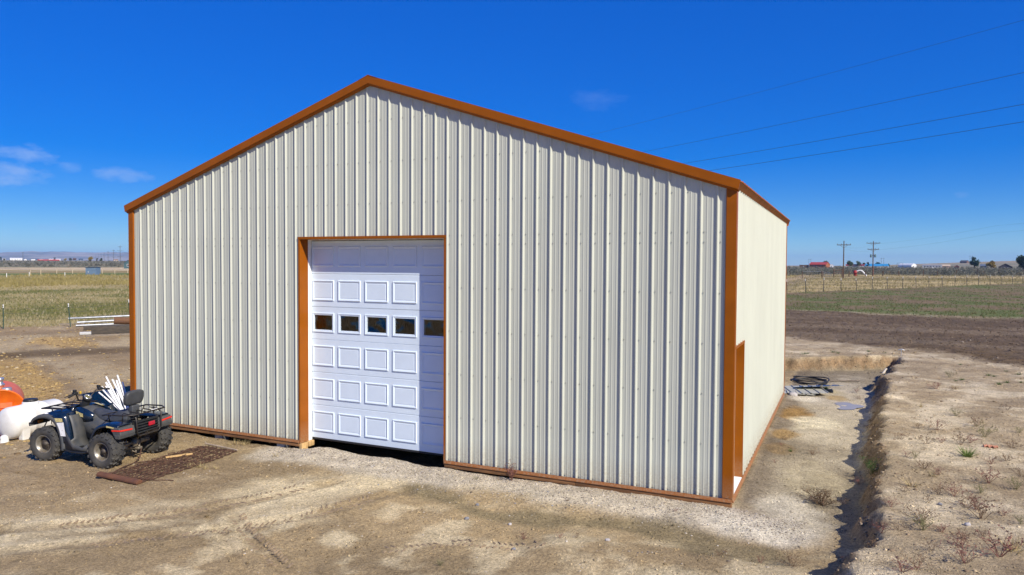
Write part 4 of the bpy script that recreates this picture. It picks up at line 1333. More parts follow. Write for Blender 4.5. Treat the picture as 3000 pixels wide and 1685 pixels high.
def pvc_bundle():
    r_ = random.Random(3)
    base = Vector((-.14, .10, gz(-.14, .10)))
    specs = [(-1.62, .55, .95, .022), (-1.35, .70, .98, .022), (-1.56, .52, .80, .030), (-1.62, .45, .70, .017), (-1.50, .42, .62, .020), (-1.22, .62, .86, .026), (-1.40, .60, .88, .024), (-1.30, .40, .74, .020), (-1.48, .66, .85, .018), (-1.12, .72, .80, .022), (-1.58, .36, .56, .02)]
    names = ["longest white plastic pipe in the leaning bundle, top left of the barn corner", "white plastic pipe standing rightmost at the top of the leaning bundle"]
    for i, (x, y, z, r) in enumerate(specs):
        b = base + Vector((r_.uniform(-.12, .12), r_.uniform(-.10, .10), r_.uniform(0, .03)))
        o = MB()
        top = Vector((-.96 + (x + 1.4) * .60, y - .36, .68 + (z - .8) * .8)); d = (top - b).normalized()
        r *= .8
        o.tube([b, b.lerp(top, .5) + Vector((0, 0, -.01)), top], r, 12, cap=False)
        o.tube([top, top - d * .03, top - d * .3], r * .8, 10, cap=False)
        q = o.build("plastic_pipe", PVC)
        lab = names[i] if i < 2 else "white plastic pipe leaning in the bundle behind the quad bike backrest"
        tag(q, lab, "pipe", "plastic pipes leaning by the barn corner")
    q = MB().tube([(-.35, .75, gz(-.35, .75)), (-.75, .8, .45), (-.98, .82, .74)], .024, 10).build("black_pipe", BLACKP)
    tag(q, "black plastic pipe leaning beside the white pipes at the barn corner", "pipe")
    q = MB().lathe([(.28, 0), (.29, .05), (.275, .08), (.29, .12), (.29, .34), (.275, .36), (.29, .38), (.29, .56), (.275, .58), (.285, .62), (.27, .70), (.22, .72), (0, .715)], 28).build("drum", BLUEPL)
    q.location = (-9.72, 7.95, gz(-9.72, 7.95))
    tag(q, "blue plastic drum half hidden behind the left barn corner", "drum")


pvc_bundle()


def pile():
    """pipes, timbers and logs laid down at the edge of the left field"""
    def P(x, y): return gz(x, y)
    def tubeobj(name, a, b, r, m, label, cat, group=None, n=12, za=0, zb=0, squeeze=1):
        A = Vector((a[0], a[1], P(*a) + r + za)); B = Vector((b[0], b[1], P(*b) + r + zb))
        mb = MB().tube([A, A.lerp(B, .33), A.lerp(B, .66), B], r, n)
        o = mb.build(name, m)
        return tag(o, label, cat, group)
    d = Vector((.56, .83))                                     # direction the pile runs: to the right in the picture
    def along(p, L_): return (p[0] + d.x * L_, p[1] + d.y * L_)
    a = (-28.3, 17.4); tubeobj("irrigation_pipe", a, along((-27.9, 17.2), 9.0), .062, ALU, "longest silver irrigation pipe, topmost of the stack by the fence", "pipe", za=.28, zb=.42)
    a = (-26.5, 16.7); tubeobj("irrigation_pipe", a, along(a, 8.0), .062, ALU, "middle silver irrigation pipe of the stack by the fence", "pipe", za=.14, zb=.30)
    a = (-26.0, 16.3); tubeobj("irrigation_pipe", a, along(a, 8.0), .058, ALU, "lowest silver irrigation pipe of the stack, on the ground", "pipe", za=.02, zb=.05)
    def timber(name, a, L_, w, h, m, label, cat, lift=0, yaw=0):
        dd = Vector((d.x * math.cos(yaw) - d.y * math.sin(yaw), d.x * math.sin(yaw) + d.y * math.cos(yaw)))
        z = P(a[0] + dd.x * L_ / 2, a[1] + dd.y * L_ / 2) + lift
        mb = MB().cbox(0, L_, -w / 2, w / 2, 0, h, .012)
        o = mb.build(name, m); o.location = (a[0], a[1], z - .01); o.rotation_euler = (0, 0, math.atan2(dd.y, dd.x))
        return tag(o, label, cat)
    timber("sleeper_beam", (-20.1, 13.1), 5.0, .26, .40, WOODD, "thick dark weathered timber beam in front of the pipe stack", "timber", .10)
    timber("flat_timber", (-23.3, 14.9), 6.0, .34, .24, WOODD, "low flat brown timber lying behind the thick dark beam", "timber")
    timber("white_plank", (-21.2, 13.25), 1.3, .22, .13, mat("white_painted_board", (.55, .55, .54), rough=.8, var=.2), "short pale grey block at the left end of the thick beam", "block", .02)
    timber("pale_skid", (-20.0, 12.75), 5.2, .12, .10, WOODG, "long pale skid plank under the thick dark beam", "plank")
    timber("end_board", (-28.0, 16.6), 1.3, .3, .12, WOODG, "grey weathered board under the left end of the pipes", "board")
    A = Vector((-23.2, 16.6, P(-23.2, 16.6) + .42)); B = A + Vector((d.x * 3.2, d.y * 3.2, -.18))
    o = MB().tube([A, A.lerp(B, .3), A.lerp(B, .6), B], [.20, .19, .16, .12], 14).build("log", LOGM)
    tag(o, "red brown log resting across the silver pipes", "log")


pile()


def scrap_panels():
    """off-cuts of siding lying by the far right corner of the barn"""
    for i, (loc, rot, L_, w, label, m) in enumerate([
            ((12.65, 10.55), (R(3), R(-2), R(20)), 1.05, .95, "white ribbed siding off-cut lying on top by the far barn corner", SIDING),
            ((12.42, 10.35), (R(1), R(1), R(8)), .95, .8, "white ribbed siding off-cut half under another by the far barn corner", SIDING),
            ((12.95, 11.0), (R(-9), R(-4), R(14)), 1.25, .7, "ribbed sheet in painted blue shade tilted away behind the white off-cuts", SHADE_BLUE)]):
        prof = rib_profile(-L_ / 2, L_ / 2, .03)
        mb = MB()
        for p, q in zip(prof[:-1], prof[1:]):
            mb.add([(p[0], -w / 2, p[1]), (q[0], -w / 2, q[1]), (q[0], w / 2, q[1]), (p[0], w / 2, p[1])], [(0, 1, 2, 3)])
        bm = bmesh.new(); me = mb.mesh("t"); bm.from_mesh(me); bmesh.ops.remove_doubles(bm, verts=bm.verts[:], dist=1e-5); bmesh.ops.solidify(bm, geom=bm.faces[:], thickness=.003)
        o = MB().from_bm(bm, False).build("scrap_panel", m)
        o.location = (loc[0], loc[1], gz(*loc) + (.09, .035, .14)[i]); o.rotation_euler = rot
        tag(o, label, "metal sheet")
    # coil of black poly pipe
    pts = []
    r_ = random.Random(2)
    for k in range(84):
        a = 2 * math.pi * k / 24
        rr = .44 + .03 * math.sin(k * .37) + .015 * (k // 24)
        x, y = 12.72 + rr * math.cos(a), 12.35 + rr * math.sin(a)
        pts.append((x, y, gz(12.72, 12.35) + .045 + .03 * (k // 24) + .015 * math.sin(k * .7)))
    tag(MB().tube(pts, .017, 6).build("hose_coil", BLACKP), "coil of black plastic pipe lying in the dug-out behind the barn corner", "hose coil")


scrap_panels()


def stone(name, loc, r, m, label, seed, sq=(1, 1, .7), group=None):
    bm = bmesh.new(); bmesh.ops.create_icosphere(bm, subdivisions=2, radius=1)
    q = random.Random(seed)
    for v in bm.verts:
        n = v.co.normalized()
        k = 1 + .22 * math.sin(n.x * 3.1 + seed) * math.cos(n.y * 2.7 + seed * 2) + q.uniform(-.07, .07)
        v.co = Vector((n.x * sq[0], n.y * sq[1], n.z * sq[2])) * (r * k)
    o = MB().from_bm(bm, True).build(name, m)
    o.location = (loc[0], loc[1], gz(*loc) + r * sq[2] * .45); o.rotation_euler = (0, 0, seed)
    return tag(o, label, "stone", group)


STONEW = mat("pale_stone", (.52, .49, .46), rough=.9, var2=(.36, .33, .31), vscale=14, bump=.4, bscale=40)
STONEG = mat("grey_stone", (.20, .20, .21), rough=.85, var=.35, vscale=16, bump=.4, bscale=50)
stone("rock", (12.42, 9.75), .105, STONEW, "round white rock at the foot of the far right barn corner", 1.0)
stone("rock", (12.36, 9.95), .08, STONEG, "small grey rock tucked against the far right barn corner", 2.2)


def sticks():
    r_ = random.Random(9)
    z = gz(14.7, 15.4)
    o = MB().tube([(14.52, 15.05, z - .32), (14.86, 15.75, z + .12)], .035, 10).build("white_stake", mat("pale_stake", (.52, .46, .38), rough=.8, var=.25)); tag(o, "pale round stake leaning against the dug-out bank", "stake")
    t = empty("sprinkler_riser", (15.35, 16.9, gz(15.35, 16.9)), 0, "small grey sprinkler riser standing on the far bank edge", "sprinkler")
    MB().tube([(0, 0, -.05), (0, 0, .20)], .012, 8).build("riser_pipe", GALV, t)
    MB().tube([(-.10, 0, .20), (.02, 0, .23), (.10, .02, .20)], [.012, .02, .01], 8).build("sprinkler_head", GALV, t)
    o = MB().tube([(13.25, 12.9, gz(13.25, 12.9) + .02), (14.05, 13.3, gz(14.05, 13.3) + .03)], .02, 6).build("wood_stake", WOODG); tag(o, "grey broken stick lying on the floor of the dug-out", "stick")
    o = MB().cbox(-.22, .22, -.03, .03, 0, .025, .004).build("pale_board_piece", LUMBER); o.location = (2.95, -1.35, gz(2.95, -1.35) + .03); o.rotation_euler = (0, 0, R(60)); tag(o, "pale splinter of board lying on the harrow chains", "board")


sticks()
# ================================================================== far things
def polar(az, D):
    a = R(az)
    return CAM.x + D * math.sin(a), CAM.y + D * math.cos(a)


def gzc(x, y):
    return float(ground_z(np.array([float(x)]), np.array([float(y)]), False)[0])


def fmat(name, c, rough=.7, var=.12): return mat("far_" + name, c, rough=rough, var=var, vscale=.35)


F = {k: fmat(k, c) for k, c in dict(red=(.36, .045, .035), rust=(.30, .10, .03), white=(.74, .74, .72), blue=(.02, .20, .42), navy=(.025, .05, .10), slate=(.10, .13, .18), beige=(.52, .40, .28),
                                    peach=(.60, .42, .30), dark=(.07, .055, .055), grey=(.30, .30, .31), teal=(.035, .085, .10), brown=(.14, .075, .045), maroon=(.22, .035, .04), wood=(.26, .15, .09), tan=(.42, .33, .22)).items()}
PANE = mat("far_window", (.03, .035, .04), rough=.15)


def house(name, label, cat, az, D, w, h, dep, wall, roof, style="gable", turn=0, win=0, door=True, group=None, roofh=.42, over=.35):
    """small building seen from afar: walls, roof, door and windows"""
    x, y = polar(az, D)
    t = empty(name, (x, y, gzc(x, y) - .05), R(-az + turn), label, cat, group)
    # local x across, local y away from the viewer; front face at y = 0
    rh = h * roofh; wh = h - rh
    m = MB(); m.box(-w / 2, w / 2, 0, dep, 0, wh)
    if style == "gable": m.prism([(0, wh), (dep, wh), (dep / 2, h)], 'x', -w / 2 + .02, w / 2 - .02)
    if style == "gable_front": m.prism([(-w / 2, wh), (w / 2, wh), (0, h)], 'y', .02, dep - .02)
    m.build("wall", F[wall], t)
    m = MB()
    if style == "gable":
        for s, (ya, yb) in ((0, (-over, dep / 2)), (1, (dep + over, dep / 2))):
            za = wh - over * rh / (dep / 2)
            m.add([(-w / 2 - over, ya, za), (w / 2 + over, ya, za), (w / 2 + over, yb, h + .04), (-w / 2 - over, yb, h + .04),
                   (-w / 2 - over, ya, za + .12), (w / 2 + over, ya, za + .12), (w / 2 + over, yb, h + .16), (-w / 2 - over, yb, h + .16)],
                  [(0, 1, 2, 3), (4, 7, 6, 5), (0, 4, 5, 1), (1, 5, 6, 2), (2, 6, 7, 3), (3, 7, 4, 0)])
    elif style == "gable_front":
        for s in (-1, 1):
            xa = s * (w / 2 + over); za = wh - over * rh / (w / 2)
            m.add([(xa, -over, za), (0, -over, h + .04), (0, dep + over, h + .04), (xa, dep + over, za), (xa, -over, za + .12), (0, -over, h + .16), (0, dep + over, h + .16), (xa, dep + over, za + .12)],
                  [(0, 1, 2, 3), (4, 7, 6, 5), (0, 4, 5, 1), (1, 5, 6, 2), (2, 6, 7, 3), (3, 7, 4, 0)])
    elif style == "flat":
        m.box(-w / 2 - .15, w / 2 + .15, -.15, dep + .15, wh + .01, h)
    elif style == "barrel":
        n = 14
        arc = [(-w / 2 * math.cos(math.pi * k / n), wh * .15 + (h - wh * .15) * math.sin(math.pi * k / n)) for k in range(n + 1)]
        for p, q in zip(arc[:-1], arc[1:]):
            m.add([(p[0], -.1, p[1]), (q[0], -.1, q[1]), (q[0], dep, q[1]), (p[0], dep, p[1])], [(0, 1, 2, 3)], True)
        m.add([(p[0], -.02, p[1]) for p in arc], [tuple(range(len(arc)))])
    m.build("roof", F[roof], t)
    for k in range(win):
        cx = -w / 2 + w * (k + .75) / (win + .5)
        f = MB().box(cx - .55, cx + .55, -.07, -.01, wh * .42, wh * .82).build("window", F["white"], t)
        MB().box(cx - .45, cx + .45, -.10, -.072, wh * .46, wh * .78).build("pane", PANE, f)
    if door:
        MB().box(-w * .06 - .5, -w * .06 + .5, -.06, -.01, 0.02, min(2.0, wh * .8)).build("door", F["grey"], t)
    return t


def pole_thing(name, label, cat, az, D, h, arms, group=None, r=.14, material=None, extra=None, mast2=0):
    x, y = polar(az, D)
    t = empty(name, (x, y, gzc(x, y) - .1), R(-az), label, cat, group)
    material = material or POLEW
    xs = (0,) if not mast2 else (-mast2 / 2, mast2 / 2)
    for px in xs:
        MB().tube([(px, 0, 0), (px, 0, h * .5), (px, 0, h)], [r, r * .85, r * .7], 10).build("pole", material, t)
    for (z, L_) in arms:
        a = MB().box(-L_ / 2, L_ / 2, -.07, .07, z - .08, z + .08).build("crossarm", material, t)
        for k in (-.46, -.18, .18, .46):
            MB().lathe([(.03, 0), (.06, .06), (.05, .16), (.07, .2), (0, .26)], 8, Matrix.Translation((k * L_, 0, z + .08))).build("insulator", INSUL, a)
        for s in (-1, 1): MB().tube([(s * L_ * .28, -.09, z - .06), (0, -.09 - r, z - .7)], .03, 5).build("brace", material, a)
    if extra: extra(t)
    return t


POLEW = mat("pole_wood", (.115, .065, .040), rough=.9, var=.35, vscale=1.5, stretch=(4, 4, .4))
POLEG = mat("pole_grey", (.10, .10, .11), rough=.8, var=.2)
INSUL = mat("insulator_glaze", (.10, .13, .12), rough=.3)
WIREM = mat("wire", (.05, .052, .058), rough=.5)
XFMR = mat("transformer_paint", (.13, .22, .24), rough=.4, var=.15, vscale=3)


def build_far():
    house("red_barn", "long barn with red roof and rust brown walls on the right horizon", "barn", -1.84, 820, 17.0, 5.8, 12, "rust", "red", turn=-20, win=2)
    house("lean_to_shed", "dark low lean-to shed at the left end of the red-roofed barn", "shed", -2.75, 825, 9.0, 3.0, 6, "brown", "dark", "flat", roofh=.12)
    house("round_top_shed", "small white round-topped shed right of the red-roofed barn", "shed", -0.89, 880, 5.4, 3.4, 6, "white", "white", "barrel")
    house("low_stable", "long low white stable with dark red roof behind the utility pole", "stable", 0.65, 860, 18.0, 3.0, 7, "white", "maroon", win=4)
    house("blue_roof_barn", "long building with bright blue roof and white gable end", "barn", 2.04, 880, 24.0, 3.6, 10, "white", "blue", turn=14, roofh=.66, win=3)
    house("quonset_hut", "rounded white and slate blue quonset hut on the right horizon", "quonset hut", 4.35, 762, 7.0, 4.2, 14, "white", "white", "barrel", turn=52)
    house("mobile_home", "long white mobile home with a row of dark windows", "mobile home", 5.43, 760, 15.3, 3.1, 5, "white", "grey", win=6, roofh=.22)
    house("peach_house", "small peach coloured house at the right end of the white mobile home", "house", 6.25, 790, 6.4, 3.2, 7, "peach", "beige", win=2)
    house("red_shed", "tiny dark red shed standing alone on the right horizon", "shed", 6.88, 780, 3.4, 2.6, 3, "maroon", "red", "gable_front")
    house("hill_house", "dark house with lit white side wing high on the right hill", "house", 7.24, 1900, 14.0, 6.4, 10, "brown", "dark", "gable", win=3, turn=-25)
    house("grey_house", "grey blue house between the dark green and the yellow tree", "house", 8.39, 800, 5.0, 3.6, 8, "slate", "slate", "gable", win=1)
    house("dark_house", "dark house with a broad gable beside the big tree at the right edge", "house", 9.59, 720, 9.5, 4.4, 9, "dark", "dark", "gable_front", win=2, roofh=.6)
    house("white_garage", "tiny white building farthest left on the left horizon", "building", -59.98, 2000, 6.0, 4.2, 6, "white", "grey")
    house("long_white_building", "widest white building on the left horizon left of the lone pole", "building", -59.33, 1900, 22, 5.2, 12, "white", "white", roofh=.35, win=4)
    house("white_shed", "small white shed just right of the lone pole on the left horizon", "shed", -58.83, 1900, 5, 3.2, 5, "white", "white", "gable_front")
    house("white_trailer", "low white trailer below the dark blue roof on the left horizon", "trailer", -58.4, 1900, 7.5, 2.6, 3, "white", "white", "flat", roofh=.1)
    house("blue_roof_house", "house with dark blue roof on the left horizon", "house", -58.2, 2300, 8.0, 3.8, 8, "slate", "navy", win=2)
    house("white_hut", "small white hut above the long red roof on the left horizon", "hut", -57.96, 1850, 6.5, 3.0, 5, "white", "white")
    house("white_house", "white house left of the dark conifer on the left horizon", "house", -57.4, 1850, 8, 3.6, 6, "white", "white", win=2)
    house("white_roof_barn", "white-roofed barn right of the dark conifer on the left horizon", "barn", -57.02, 2400, 12, 4.8, 9, "white", "white", win=2)
    house("red_roof_sheds", "very long low shed with a pinkish red roof on the left plain", "shed", -57.54, 1500, 32, 2.4, 8, "maroon", "red", roofh=.75, door=False)
    house("dark_blue_house", "dark blue house right of the row of autumn trees on the left horizon", "house", -55.69, 2200, 10, 5.2, 9, "slate", "navy", win=2)
    house("beige_house", "low beige house behind the transmission poles", "house", -53.6, 1700, 8, 3.8, 7, "beige", "wood", win=2)
    house("teal_house", "dark teal house with white base cut off by the barn corner", "house", -52.85, 400, 3.6, 4.3, 6, "teal", "slate", "gable_front", win=1, door=False, roofh=.35)
    x, y = polar(-52.9, 396)
    # steel shed in the left pasture
    x, y = polar(-55.11, 225)
    t = empty("steel_shed", (x, y, gzc(x, y) - .05), R(55.11 - 28), "small blue grey corrugated steel shed standing in the left pasture", "shed")
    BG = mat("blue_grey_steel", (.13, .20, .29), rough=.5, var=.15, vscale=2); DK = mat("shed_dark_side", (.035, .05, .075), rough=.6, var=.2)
    m = MB()
    n = 18
    for k in range(n):
        a, b = -1.4 + 2.8 * k / n, -1.4 + 2.8 * (k + 1) / n
        m.box(a, b, -.02 - (.05 if k % 2 else 0), .05, 0, 2.0)
    m.build("front_wall", BG, t)
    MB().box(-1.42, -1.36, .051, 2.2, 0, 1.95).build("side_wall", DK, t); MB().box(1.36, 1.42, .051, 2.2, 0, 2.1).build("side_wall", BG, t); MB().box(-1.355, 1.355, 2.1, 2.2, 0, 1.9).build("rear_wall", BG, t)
    m = MB(); m.add([(-1.55, -.2, 2.01), (1.55, -.2, 2.20), (1.55, 2.35, 2.05), (-1.55, 2.35, 1.95), (-1.55, -.2, 2.09), (1.55, -.2, 2.28), (1.55, 2.35, 2.13), (-1.55, 2.35, 2.03)], [(0, 3, 2, 1), (4, 5, 6, 7), (0, 1, 5, 4), (1, 2, 6, 5), (2, 3, 7, 6), (3, 0, 4, 7)])
    m.build("roof", mat("shed_roof", (.06, .10, .17), rough=.5), t)
    MB().box(-.75, -.55, -.12, -.075, .75, .95).build("vent", F["white"], t)

    # ---- utility poles on the right
    def xf(t):
        for s in (-1, 1):
            c = MB().lathe([(0, 0), (.24, .02), (.26, .08), (.26, .78), (.24, .84), (.10, .88), (.08, .98), (0, 1.0)], 14, Matrix.Translation((s * .55, -.05, 5.55))).build("transformer", XFMR, t)
            MB().box(min(s * .14, s * .32), max(s * .14, s * .32), -.04, .04, 6.0, 6.12).build("bracket", POLEG, c)
        MB().tube([(.16, 0, 0.0), (.16, 0, 2.6)], .05, 6).build("conduit", mat("red_guard", (.30, .05, .03), rough=.6), t)
    pole_thing("utility_pole", "brown utility pole with one crossarm, left of the pair on the right", "utility pole", -.11, 186, 8.9, [(7.95, 3.0)], "utility poles in the right field", r=.15)
    pole_thing("utility_pole", "utility pole with two crossarms and transformers, right of the pair", "utility pole", 1.79, 235, 10.3, [(9.7, 3.6), (7.9, 3.0)], "utility poles in the right field", r=.17, extra=xf)
    # ---- H-frame and single transmission poles
    pole_thing("h_frame_pole", "thin H-frame power pole above the red-roofed barn", "power pole", -2.36, 1000, 10.5, [(9.6, 5)], "distant H-frame poles", r=.16, material=POLEG, mast2=2.4)
    pole_thing("h_frame_pole", "thin H-frame power pole above the blue roof", "power pole", 2.39, 1000, 11.5, [(10.4, 5)], "distant H-frame poles", r=.16, material=POLEG, mast2=2.6)
    pole_thing("h_frame_pole", "tall H-frame power pole on the hill left of the dark green tree", "power pole", 7.68, 1500, 17.0, [(15.5, 7)], "distant H-frame poles", r=.2, material=POLEG, mast2=3.6)
    t = empty("pipe_gateway", (*polar(3.48, 700), gzc(*polar(3.48, 700))), R(-3.48), "bare square pipe gateway standing left of the quonset hut", "gateway")
    for s in (-2.2, 2.2): MB().tube([(s, 0, 0), (s, 0, 4.6)], .09, 6).build("post", POLEG, t)
    MB().tube([(-2.2, 0, 4.55), (2.2, 0, 4.55)], .09, 6).build("beam", POLEG, t)
    pole_thing("power_pole", "lone dark pole standing left among the white buildings", "power pole", -58.96, 1300, 13.5, [(12.6, 3)], None, r=.28, material=POLEG)
    names = ["tallest and nearest transmission pole, right of the row on the left plain", "second transmission pole of the row, next to the tallest", "third transmission pole of the row counted from the barn", "fourth transmission pole of the row counted from the barn",
             "fifth transmission pole of the row counted from the barn", "sixth transmission pole of the row counted from the barn", "farthest and smallest transmission pole of the row"]
    for (az, D, h), lab in zip([(-53.33, 700, 16.2), (-53.74, 1000, 15.6), (-54.07, 1250, 16.5), (-54.31, 1500, 16.5), (-54.49, 1800, 17.0), (-54.65, 2100, 19.5), (-54.8, 2400, 21)], names):
        pole_thing("transmission_pole", lab, "power pole", az, D, h, [(h * .93, 3.4), (h * .72, 5.2), (h * .42, 4.2)] if D < 1300 else [(h * .9, 4), (h * .6, 5)], "transmission poles receding over the left plain", r=.22, material=POLEG)

    # ---- overhead line crossing the upper right of the sky
    A = Vector((54.7, -11.4)); B = Vector((-21.0, 48.6))
    def sup(name, P, label):
        t = empty(name, (P.x, P.y, gzc(P.x, P.y)), R(51), label, "utility pole", "poles of the overhead line")
        MB().tube([(0, 0, -.3), (0, 0, 12.0)], [.17, .12], 10).build("pole", POLEW, t)
        for z in (11.2, 9.6, 8.7, 8.1): MB().lathe([(.03, 0), (.06, .06), (.05, .16), (0, .2)], 8, Matrix.Translation((0, -.15, z - .1))).build("insulator", INSUL, t)
    sup("line_pole", A, "pole of the overhead line beyond the right edge")
    sup("line_pole", B, "pole of the overhead line behind the barn")
    for z, r, sag, lab in ((12.05, .005, 1.3, "highest thin power line wire crossing the upper right sky"), (10.35, .0065, 1.25, "second power line wire from the top in the right sky"), (9.35, .0075, 1.25, "third power line wire from the top in the right sky"), (8.75, .0075, 1.2, "lowest power line wire in the right sky")):
        pts = []
        for k in range(41):
            f = k / 40; p = A.lerp(B, f)
            pts.append((p.x, p.y, z - 4 * sag * f * (1 - f) + .35))
        tag(MB().tube(pts, r, 5).build("power_line_wire", WIREM), lab, "wire", "wires of the overhead line")
    # wires between and beyond the two utility poles
    for k, (z0, z1, lab) in enumerate(((7.6, 9.6, "upper wire strung from the two utility poles to the right"), (7.3, 7.9, "lower wire strung from the two utility poles to the right"))):
        x0, y0 = polar(-.11, 186); x1, y1 = polar(1.79, 235)
        d = Vector((x1 - x0, y1 - y0)); pts = []
        P = [(x0, y0, z0), (x1, y1, z1), (polar(9, 210)[0], polar(9, 210)[1], z1 + 3.6), (polar(16, 190)[0], polar(16, 190)[1], z1 + 6)]
        for a, b in zip(P[:-1], P[1:]):
            for q in range(12):
                f = q / 12; pts.append((a[0] + (b[0] - a[0]) * f, a[1] + (b[1] - a[1]) * f, a[2] + (b[2] - a[2]) * f - 4 * .5 * f * (1 - f)))
        tag(MB().tube(pts, .010, 4).build("power_line_wire", WIREM), lab, "wire", "wires of the field poles")

    # ---- fences
    TP = [(8.0, 72.0), (9.7, 75.7), (11.4, 79.3), (13.2, 83.1), (14.9, 86.7), (16.7, 90.4), (18.6, 94.4), (20.6, 98.6), (22.5, 102.6), (24.4, 106.8), (26.5, 111.1), (28.6, 115.5), (30.7, 120.0), (32.9, 124.6), (35.2, 129.6), (37.6, 134.5), (40.0, 139.5), (42.5, 144.9)]
    TPm = mat("steel_t_post", (.055, .055, .045), rough=.7, var=.3, vscale=3); TPw = mat("post_tip_paint", (.65, .65, .62), rough=.6)
    TPg = mat("green_t_post", (.035, .075, .050), rough=.6, var=.3, vscale=3)
    def tpost(parent, x, y, h, lx, ly, mt, r=.035):
        z = gzc(x, y)
        o = MB()
        top = Vector((lx, ly, h))
        for q in (.08, .30, .52, .74, .92):                       # studs
            o.obox(top * q + Vector((0, -.02, 0)), (.05, .03, .03))
        o.tube([(0, 0, -.2), top * .5, top * .86], [r, r, r], 5)
        p = o.build("post", mt, parent, loc=(x - parent.location.x, y - parent.location.y, z - parent.location.z))
        MB().tube([top * .86, top], [r * 1.15, r * 1.15], 5).build("tip", TPw, p)
        return Vector((x, y, z))
    def wires(parent, pts, heights, r, slack=.03):
        for hgt in heights:
            line = []
            for a, b in zip(pts[:-1], pts[1:]):
                for q in range(4):
                    f = q / 4; c = a.lerp(b, f); line.append((c.x - parent.location.x, c.y - parent.location.y, c.z + hgt - 4 * slack * f * (1 - f) - parent.location.z))
            line.append((pts[-1].x - parent.location.x, pts[-1].y - parent.location.y, pts[-1].z + hgt - parent.location.z))
            MB().tube(line, r, 4).build("wire", WIREM, parent)
    r_ = random.Random(4)
    f1 = empty("wire_fence", (8.0, 72.0, gzc(8, 72)), 0, "wire fence on steel T-posts along the far edge of the right field", "fence")
    pts = [tpost(f1, x, y, 1.55 + r_.uniform(-.08, .08), r_.uniform(-.10, .06), r_.uniform(-.05, .05), TPm) for x, y in TP]
    wires(f1, pts, (.45, .85, 1.25), .008)
    f2 = empty("wire_fence", (-26.0, 16.0, gzc(-26, 16)), 0, "wire fence on green T-posts with white tips along the left field", "fence")
    LP = [(-31.5, 6.5, 0, 0), (-28.4, 13.8, 0.02, 0), (-26.0, 16.0, -.10, -.06), (-27.8, 21.1, -.08, -.05), (-29.0, 27.0, 0, 0), (-30.2, 33.0, 0, 0)]
    pts = [tpost(f2, x, y, 1.35, lx, ly, TPg, .028) for x, y, lx, ly in LP]
    wires(f2, pts, (.5, .85, 1.1), .005, .02)
    WP = [(8.6, 178.5), (14.6, 206.1), (18.8, 216.5), (23.6, 225.5), (28.3, 234.8), (35.5, 244.1), (40.2, 253.9), (46.8, 265.7), (54.9, 282.5), (65.7, 310.0), (78.4, 338.1)]
    f3 = empty("post_fence", (8.6, 178.5, gzc(8.6, 178.5)), 0, "wire fence on dark wooden posts in front of the sagebrush", "fence")
    pts = []
    for x, y in WP:
        z = gzc(x, y); h = r_.uniform(1.4, 1.75) * (1 + max(0, y - 230) / 400)
        a, b = r_.uniform(-.12, .12), r_.uniform(-.1, .1)
        MB().tube([(0, 0, -.2), (a * .5, b * .5, h * .5), (a, b, h)], [.13, .12, .11], 8).build("post", POLEW, f3, loc=(x - 8.6, y - 178.5, z - f3.location.z)); pts.append(Vector((x, y, z)))
    wires(f3, pts, (.5, .9, 1.3), .012)
    # brace frame and open gate beside the pole
    f4 = empty("brace_frame", (10.85, 202.8, gzc(10.85, 202.8)), 0, "wooden fence brace of two posts and two rails beside the brown pole", "fence brace")
    for q in ((0, 0), (2.0, 5.5)): MB().tube([(q[0], q[1], -.2), (q[0], q[1], 2.0)], .13, 8).build("post", POLEW, f4)
    for z in (1.0, 1.75): MB().tube([(0, 0, z), (2.0, 5.5, z)], .08, 6).build("rail", POLEW, f4)
    f5 = empty("pipe_gate", (3.1, 200, gzc(3.1, 200)), 0, "open pipe gate standing in the dry grass left of the brown pole", "gate")
    for q in ((0, 0), (5.0, 8.0)): MB().tube([(q[0], q[1], -.2), (q[0], q[1], 1.9)], .08, 8).build("post", POLEW, f5)
    for z in (.5, 1.0, 1.5): MB().tube([(5.0, 8.0, z + .2), (7.2, 3.0, z - .2)], .04, 6).build("rail", GALV, f5)
    MB().tube([(0, 0, 1.75), (5.0, 8.0, 1.75)], .03, 6).build("rail", GALV, f5)
    # irrigation riser: red valve with white elbow pipe
    rx, ry = 16.9, 225.0
    t = empty("irrigation_riser", (rx, ry, gzc(rx, ry)), R(-3), "red irrigation valve with a white bent pipe between the two utility poles", "irrigation valve")
    MB().lathe([(.42, 0), (.42, .9), (.62, .92), (.62, 1.05), (.5, 1.1), (.5, 1.55), (.3, 1.62), (0, 1.65)], 14, Matrix.Translation((-.6, 0, 0))).build("valve_body", mat("red_valve_paint", (.33, .02, .02), rough=.5, var=.2), t)
    MB().tube([(-.4, 0, 1.25), (.5, 0, 1.62), (.95, 0, 1.6), (1.35, 0, 1.35), (2.1, 0, .45), (2.5, 0, -.1)], .22, 12).build("elbow_pipe", F["white"], t)
    # rail fence and white posts in the left pasture
    f6 = empty("rail_fence", (-185, 111, gzc(-185, 111)), 0, "pale post and rail fence across the left pasture behind the steel shed", "fence")
    LF = [(-151, 76), (-158, 86), (-185, 111), (-187, 115), (-191, 122), (-193, 128), (-192.5, 137), (-195, 143), (-197, 149)]
    prev = None
    for i, (x, y) in enumerate(LF):
        z = gzc(x, y); h = 2.3 if i < 2 else 1.5
        MB().tube([(0, 0, -.2), (0, 0, h)], .11, 7).build("post", mat("pale_post", (.50, .40, .27), rough=.85, var=.2), f6, loc=(x + 185, y - 111, z - f6.location.z))
        if prev is not None:
            for q in (.55, .95):
                MB().tube([(prev[0] + 185, prev[1] - 111, prev[2] + prev[3] * q - f6.location.z), (x + 185, y - 111, z + h * q - f6.location.z)], .05, 5).build("rail", mat("pale_rail", (.55, .46, .36), rough=.85), f6)
        prev = (x, y, z, h)
